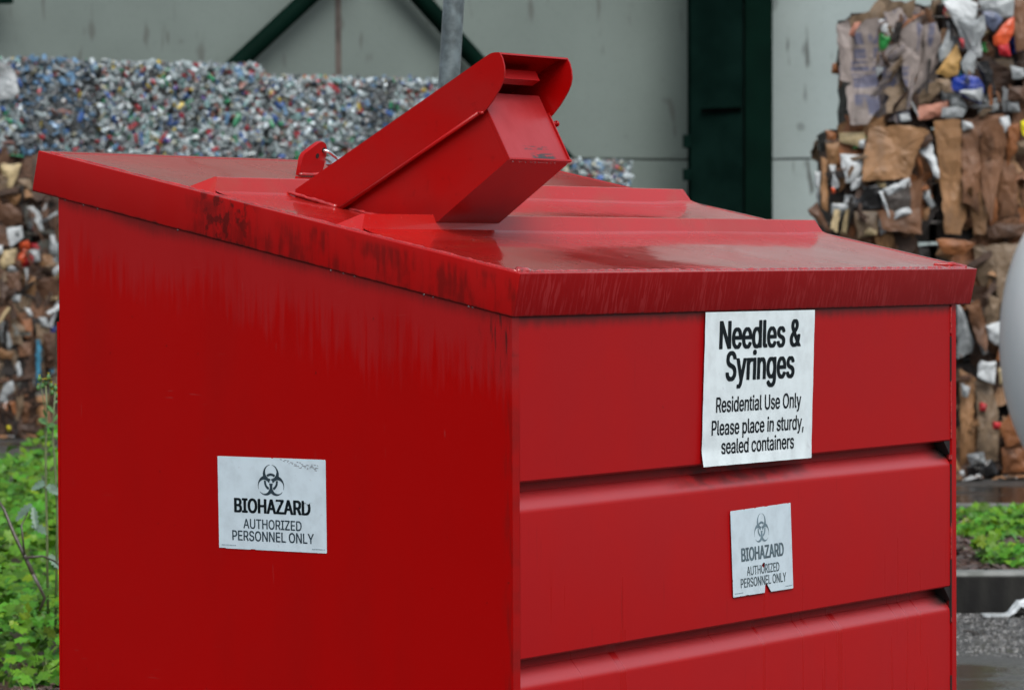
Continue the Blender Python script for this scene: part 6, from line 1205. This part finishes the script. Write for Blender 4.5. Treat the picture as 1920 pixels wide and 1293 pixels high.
    cutL(nm, par, pts, mat, 0.10, 200 + k)

# ---- bottle bales
PALB = [((0.27, 0.325, 0.335), 95), ((0.55, 0.63, 0.66), 22), ((0.17, 0.20, 0.21), 60), ((0.08, 0.09, 0.095), 16), ((0.16, 0.27, 0.27), 14), ((0.04, 0.10, 0.30), 13), ((0.02, 0.18, 0.08), 10), ((0.32, 0.03, 0.04), 12), ((0.42, 0.32, 0.04), 6), ((0.10, 0.20, 0.32), 13), ((0.22, 0.11, 0.09), 16), ((0.14, 0.06, 0.28), 2), ((0.30, 0.30, 0.22), 6)]
PW = [w_ for _, w_ in PALB]
def bottle_shape(seed):
    r_ = random.Random(seed); V = []; n = 6
    prof_b = [(-0.5, 0.26), (-0.2, 0.32), (0.12, 0.24), (0.32, 0.25), (0.5, 0.09)]
    sq = r_.uniform(0.35, 0.75); tw_ = r_.uniform(-.5, .5); bd2 = r_.uniform(-.25, .25)
    for (l, r) in prof_b:
        for k in range(n):
            a = 2 * math.pi * k / n + tw_ * l; rr = r * r_.uniform(0.72, 1.2)
            V.append((l, rr * math.cos(a) + bd2 * l * l, rr * math.sin(a) * sq))
    Fc = []
    for i in range(len(prof_b) - 1):
        for k in range(n): Fc.append((i * n + k, i * n + (k + 1) % n, (i + 1) * n + (k + 1) % n, (i + 1) * n + k))
    Fc.append(tuple(range(n))[::-1]); Fc.append(tuple(range((len(prof_b) - 1) * n, len(prof_b) * n)))
    return V, Fc
BS = [bottle_shape(k) for k in range(8)]; BME = []
for k, (V, Fc) in enumerate(BS):
    me = bpy.data.meshes.new('bottle'); me.from_pydata(V, [], Fc); me.materials.append(None); BME.append(me)
M_bot = vcol_mat('crushed_plastic', 0.22, 0.3)
BM = [NT('bottle_plastic', rough=0.2, base=c + (1,), coat=0.3).m for c, _ in PALB]
M_bcore = simple('dark_bottle_core', (0.05, 0.055, 0.055, 1), 0.4, 0.6, 18, coat=0.4)
def bottle_bale(org, ang, w, dp, h, label, seed, dark=None, nbig=130, dens=560):
    t = empty('bottle_bale', org, ang); tag(t, label, 'bale', 'bales of crushed plastic bottles')
    core(t, w, dp, h, seed, M_bcore, 0.03); r_ = random.Random(seed); V = []; Fc = []; C = []
    def spot():
        q = r_.random()
        if q < 0.62: return Vector((r_.uniform(0, w), -0.01 + r_.gauss(0, .012), r_.uniform(0.0, h - .01))), 'F'
        if q < 0.84: return Vector((r_.uniform(0, w), r_.uniform(0, dp), h - 0.012 + r_.gauss(0, .006))), 'T'
        return Vector(((0 if r_.random() < .5 else w) + r_.gauss(0, .01), r_.uniform(0, dp * .8), r_.uniform(0, h))), 'S'
    def pick(p):
        c = r_.choices(range(len(PALB)), PW)[0]
        if dark and dark[0] < p.x < dark[1] and r_.random() < .75: c = r_.choice((3, 3, 2, 9, 3))
        return c
    for k in range(int(dens * (w + 0.5) * 2.6)):
        p, f = spot(); s = r_.uniform(0.035, 0.085); c = PALB[pick(p)][0]; g = r_.uniform(.6, 1.35)
        sv, sf = BS[r_.randrange(8)]
        m = Matrix.Translation(p) @ Matrix.Rotation(r_.uniform(0, 6.3), 4, 'Y') @ Matrix.Rotation(r_.gauss(0, .5), 4, 'Z') @ Matrix.Rotation(r_.uniform(0, 6.3), 4, 'X')
        b = len(V); V += [m @ (Vector(v) * s) for v in sv]; Fc += [tuple(b + i for i in ff) for ff in sf]; C += [(c[0] * g, c[1] * g, c[2] * g, 1)] * len(sv)
    o = mesh_obj('crushed_bottles', V, Fc, M_bot, t, cols=C); o['kind'] = 'stuff'
    for k in range(nbig):
        p, f = spot(); p.y -= 0.012 if f == 'F' else 0
        s = r_.uniform(0.07, 0.13)
        q = piece('crushed_bottle', t, BME[r_.randrange(8)], p, (r_.uniform(0, 6.3), r_.uniform(0, 6.3), r_.gauss(0, .4)), (s, s * r_.uniform(.7, 1.1), s * .8), BM[pick(p)])
    for k in range(4):
        x = w * (k + .5) / 4; bm = bmesh.new(); tube(bm, [(x, dp * .7, h + .03), (x, -.03, h + .02), (x + .01, -.045, h * .5), (x, -.03, 0.01)], 0.002, 5, False); bm_obj('baling_wire', bm, M_wire, t)
    return t
zt = lambda v, u: at(u, v, onrow(u, v)[1]).z
hB2 = zt(119, 350) - 3 * HC
bb1 = bottle_bale(ob(-3.04, 3 * HC), aB, 1.50, 1.1, hB2 + 0.01, 'grey bale of crushed bottles at the far left with a white sack', 81, dark=(0.86, 1.5))
bb2 = bottle_bale(ob(-1.49, 3 * HC), aB, 1.44, 1.1, hB2, 'brightest bottle bale with many coloured caps, second from the left', 82)
bb3 = bottle_bale(ob(0.02, 3 * HC), aB, 1.55, 1.1, zt(147, 660) - 3 * HC, 'slightly lower bottle bale with green bottles and a dark patch, left of the post', 83, dark=(0.82, 1.12))
bb4 = bottle_bale(ob(1.92, 2 * HC), aB, 1.50, 1.1, zt(302, 1120) - 2 * HC, 'low bottle bale seen between the chute mouth and the green column', 84)
cutL(Z_, bb1, [(-8, 116), (22, 122), (36, 150), (38, 176), (22, 186), (-8, 190)], LGR, 0.09, 5, 'pale plastic sack pressed into the bottles')
for (u, v, c) in ((835, 0, 0),): pass
# scraps of litter along the foot of the bales
V = []; Fc = []; C = []; r_ = random.Random(4)
for k in range(150):
    if k < 90: x, y = r_.uniform(1.9, 4.0), YR - r_.uniform(0.02, 0.35)
    else:
        s = r_.uniform(-3, -1.5); p = OB + e1 * s + Vector((0.43, -0.9, 0)) * r_.uniform(0.05, 0.4); x, y = p.x, p.y
    s = r_.uniform(.02, .06); c = r_.choice([(.4, .42, .42), (.2, .1, .05), (.3, .16, .08), (.05, .04, .03), (.1, .05, .03)]); b = len(V)
    az = r_.uniform(0, 6.3)
    for q in range(5): V.append((x + s * math.cos(az + q * 1.2566) * r_.uniform(.5, 1.6), y + s * math.sin(az + q * 1.2566), 0.004 + r_.uniform(0, .035)))
    V.append((x, y, 0.03)); C += [c + (1,)] * 6
    for q in range(5): Fc.append((b + q, b + (q + 1) % 5, b + 5))
o = mesh_obj('litter_scraps', V, Fc, vcol_mat('scrap_paper', 0.5), None, cols=C); tag(o, 'small wet scraps scattered along the foot of the bales', 'litter', kind='stuff')

# crumpled white plastic strip against the kerb
V = []; Fc = []; pts = [(1843, 1157, .012), (1858, 1159, .020), (1874, 1158, .024), (1888, 1152, .034), (1898, 1140, .040), (1908, 1130, .045), (1925, 1132, .06), (1945, 1150, .05)]
n = 7; yk = 14.78; r_ = random.Random(2)
for i, (u, v, wd) in enumerate(pts):
    p = at(u, v, yk)
    for j in range(n):
        q = j / (n - 1) - .5; V.append((p.x + r_.uniform(-.006, .006), p.y + q * 0.14 + 0.01, max(0.005, p.z + wd * (0.5 - abs(q)) * 0.9 - 0.010 + r_.uniform(-.006, .008) - (0.02 if q > .3 else 0))))
for i in range(len(pts) - 1):
    for j in range(n - 1): a = i * n + j; Fc.append((a, a + n, a + n + 1, a + 1))
o = mesh_obj('plastic_wrapper', V, Fc, simple('white_wrapper', (0.5, 0.54, 0.55, 1), 0.35, 0.3, 30, coat=0.3)); tag(o, 'crumpled white plastic strip lying against the kerb at the right', 'litter')
sm = o.modifiers.new('thick', 'SOLIDIFY'); sm.thickness = 0.003
bm = bmesh.new(); p0, p1 = at(1803, 1188, 14.2), at(1826, 1194, 14.2); tube(bm, [(p0.x, 14.15, .006), ((p0.x + p1.x) / 2, 14.1, .008), (p1.x, 14.02, .006)], [.003, .006, .002], 6)
tag(bm_obj('twig', bm, M_twig), 'short dark twig lying on the wet asphalt below the kerb', 'twig')
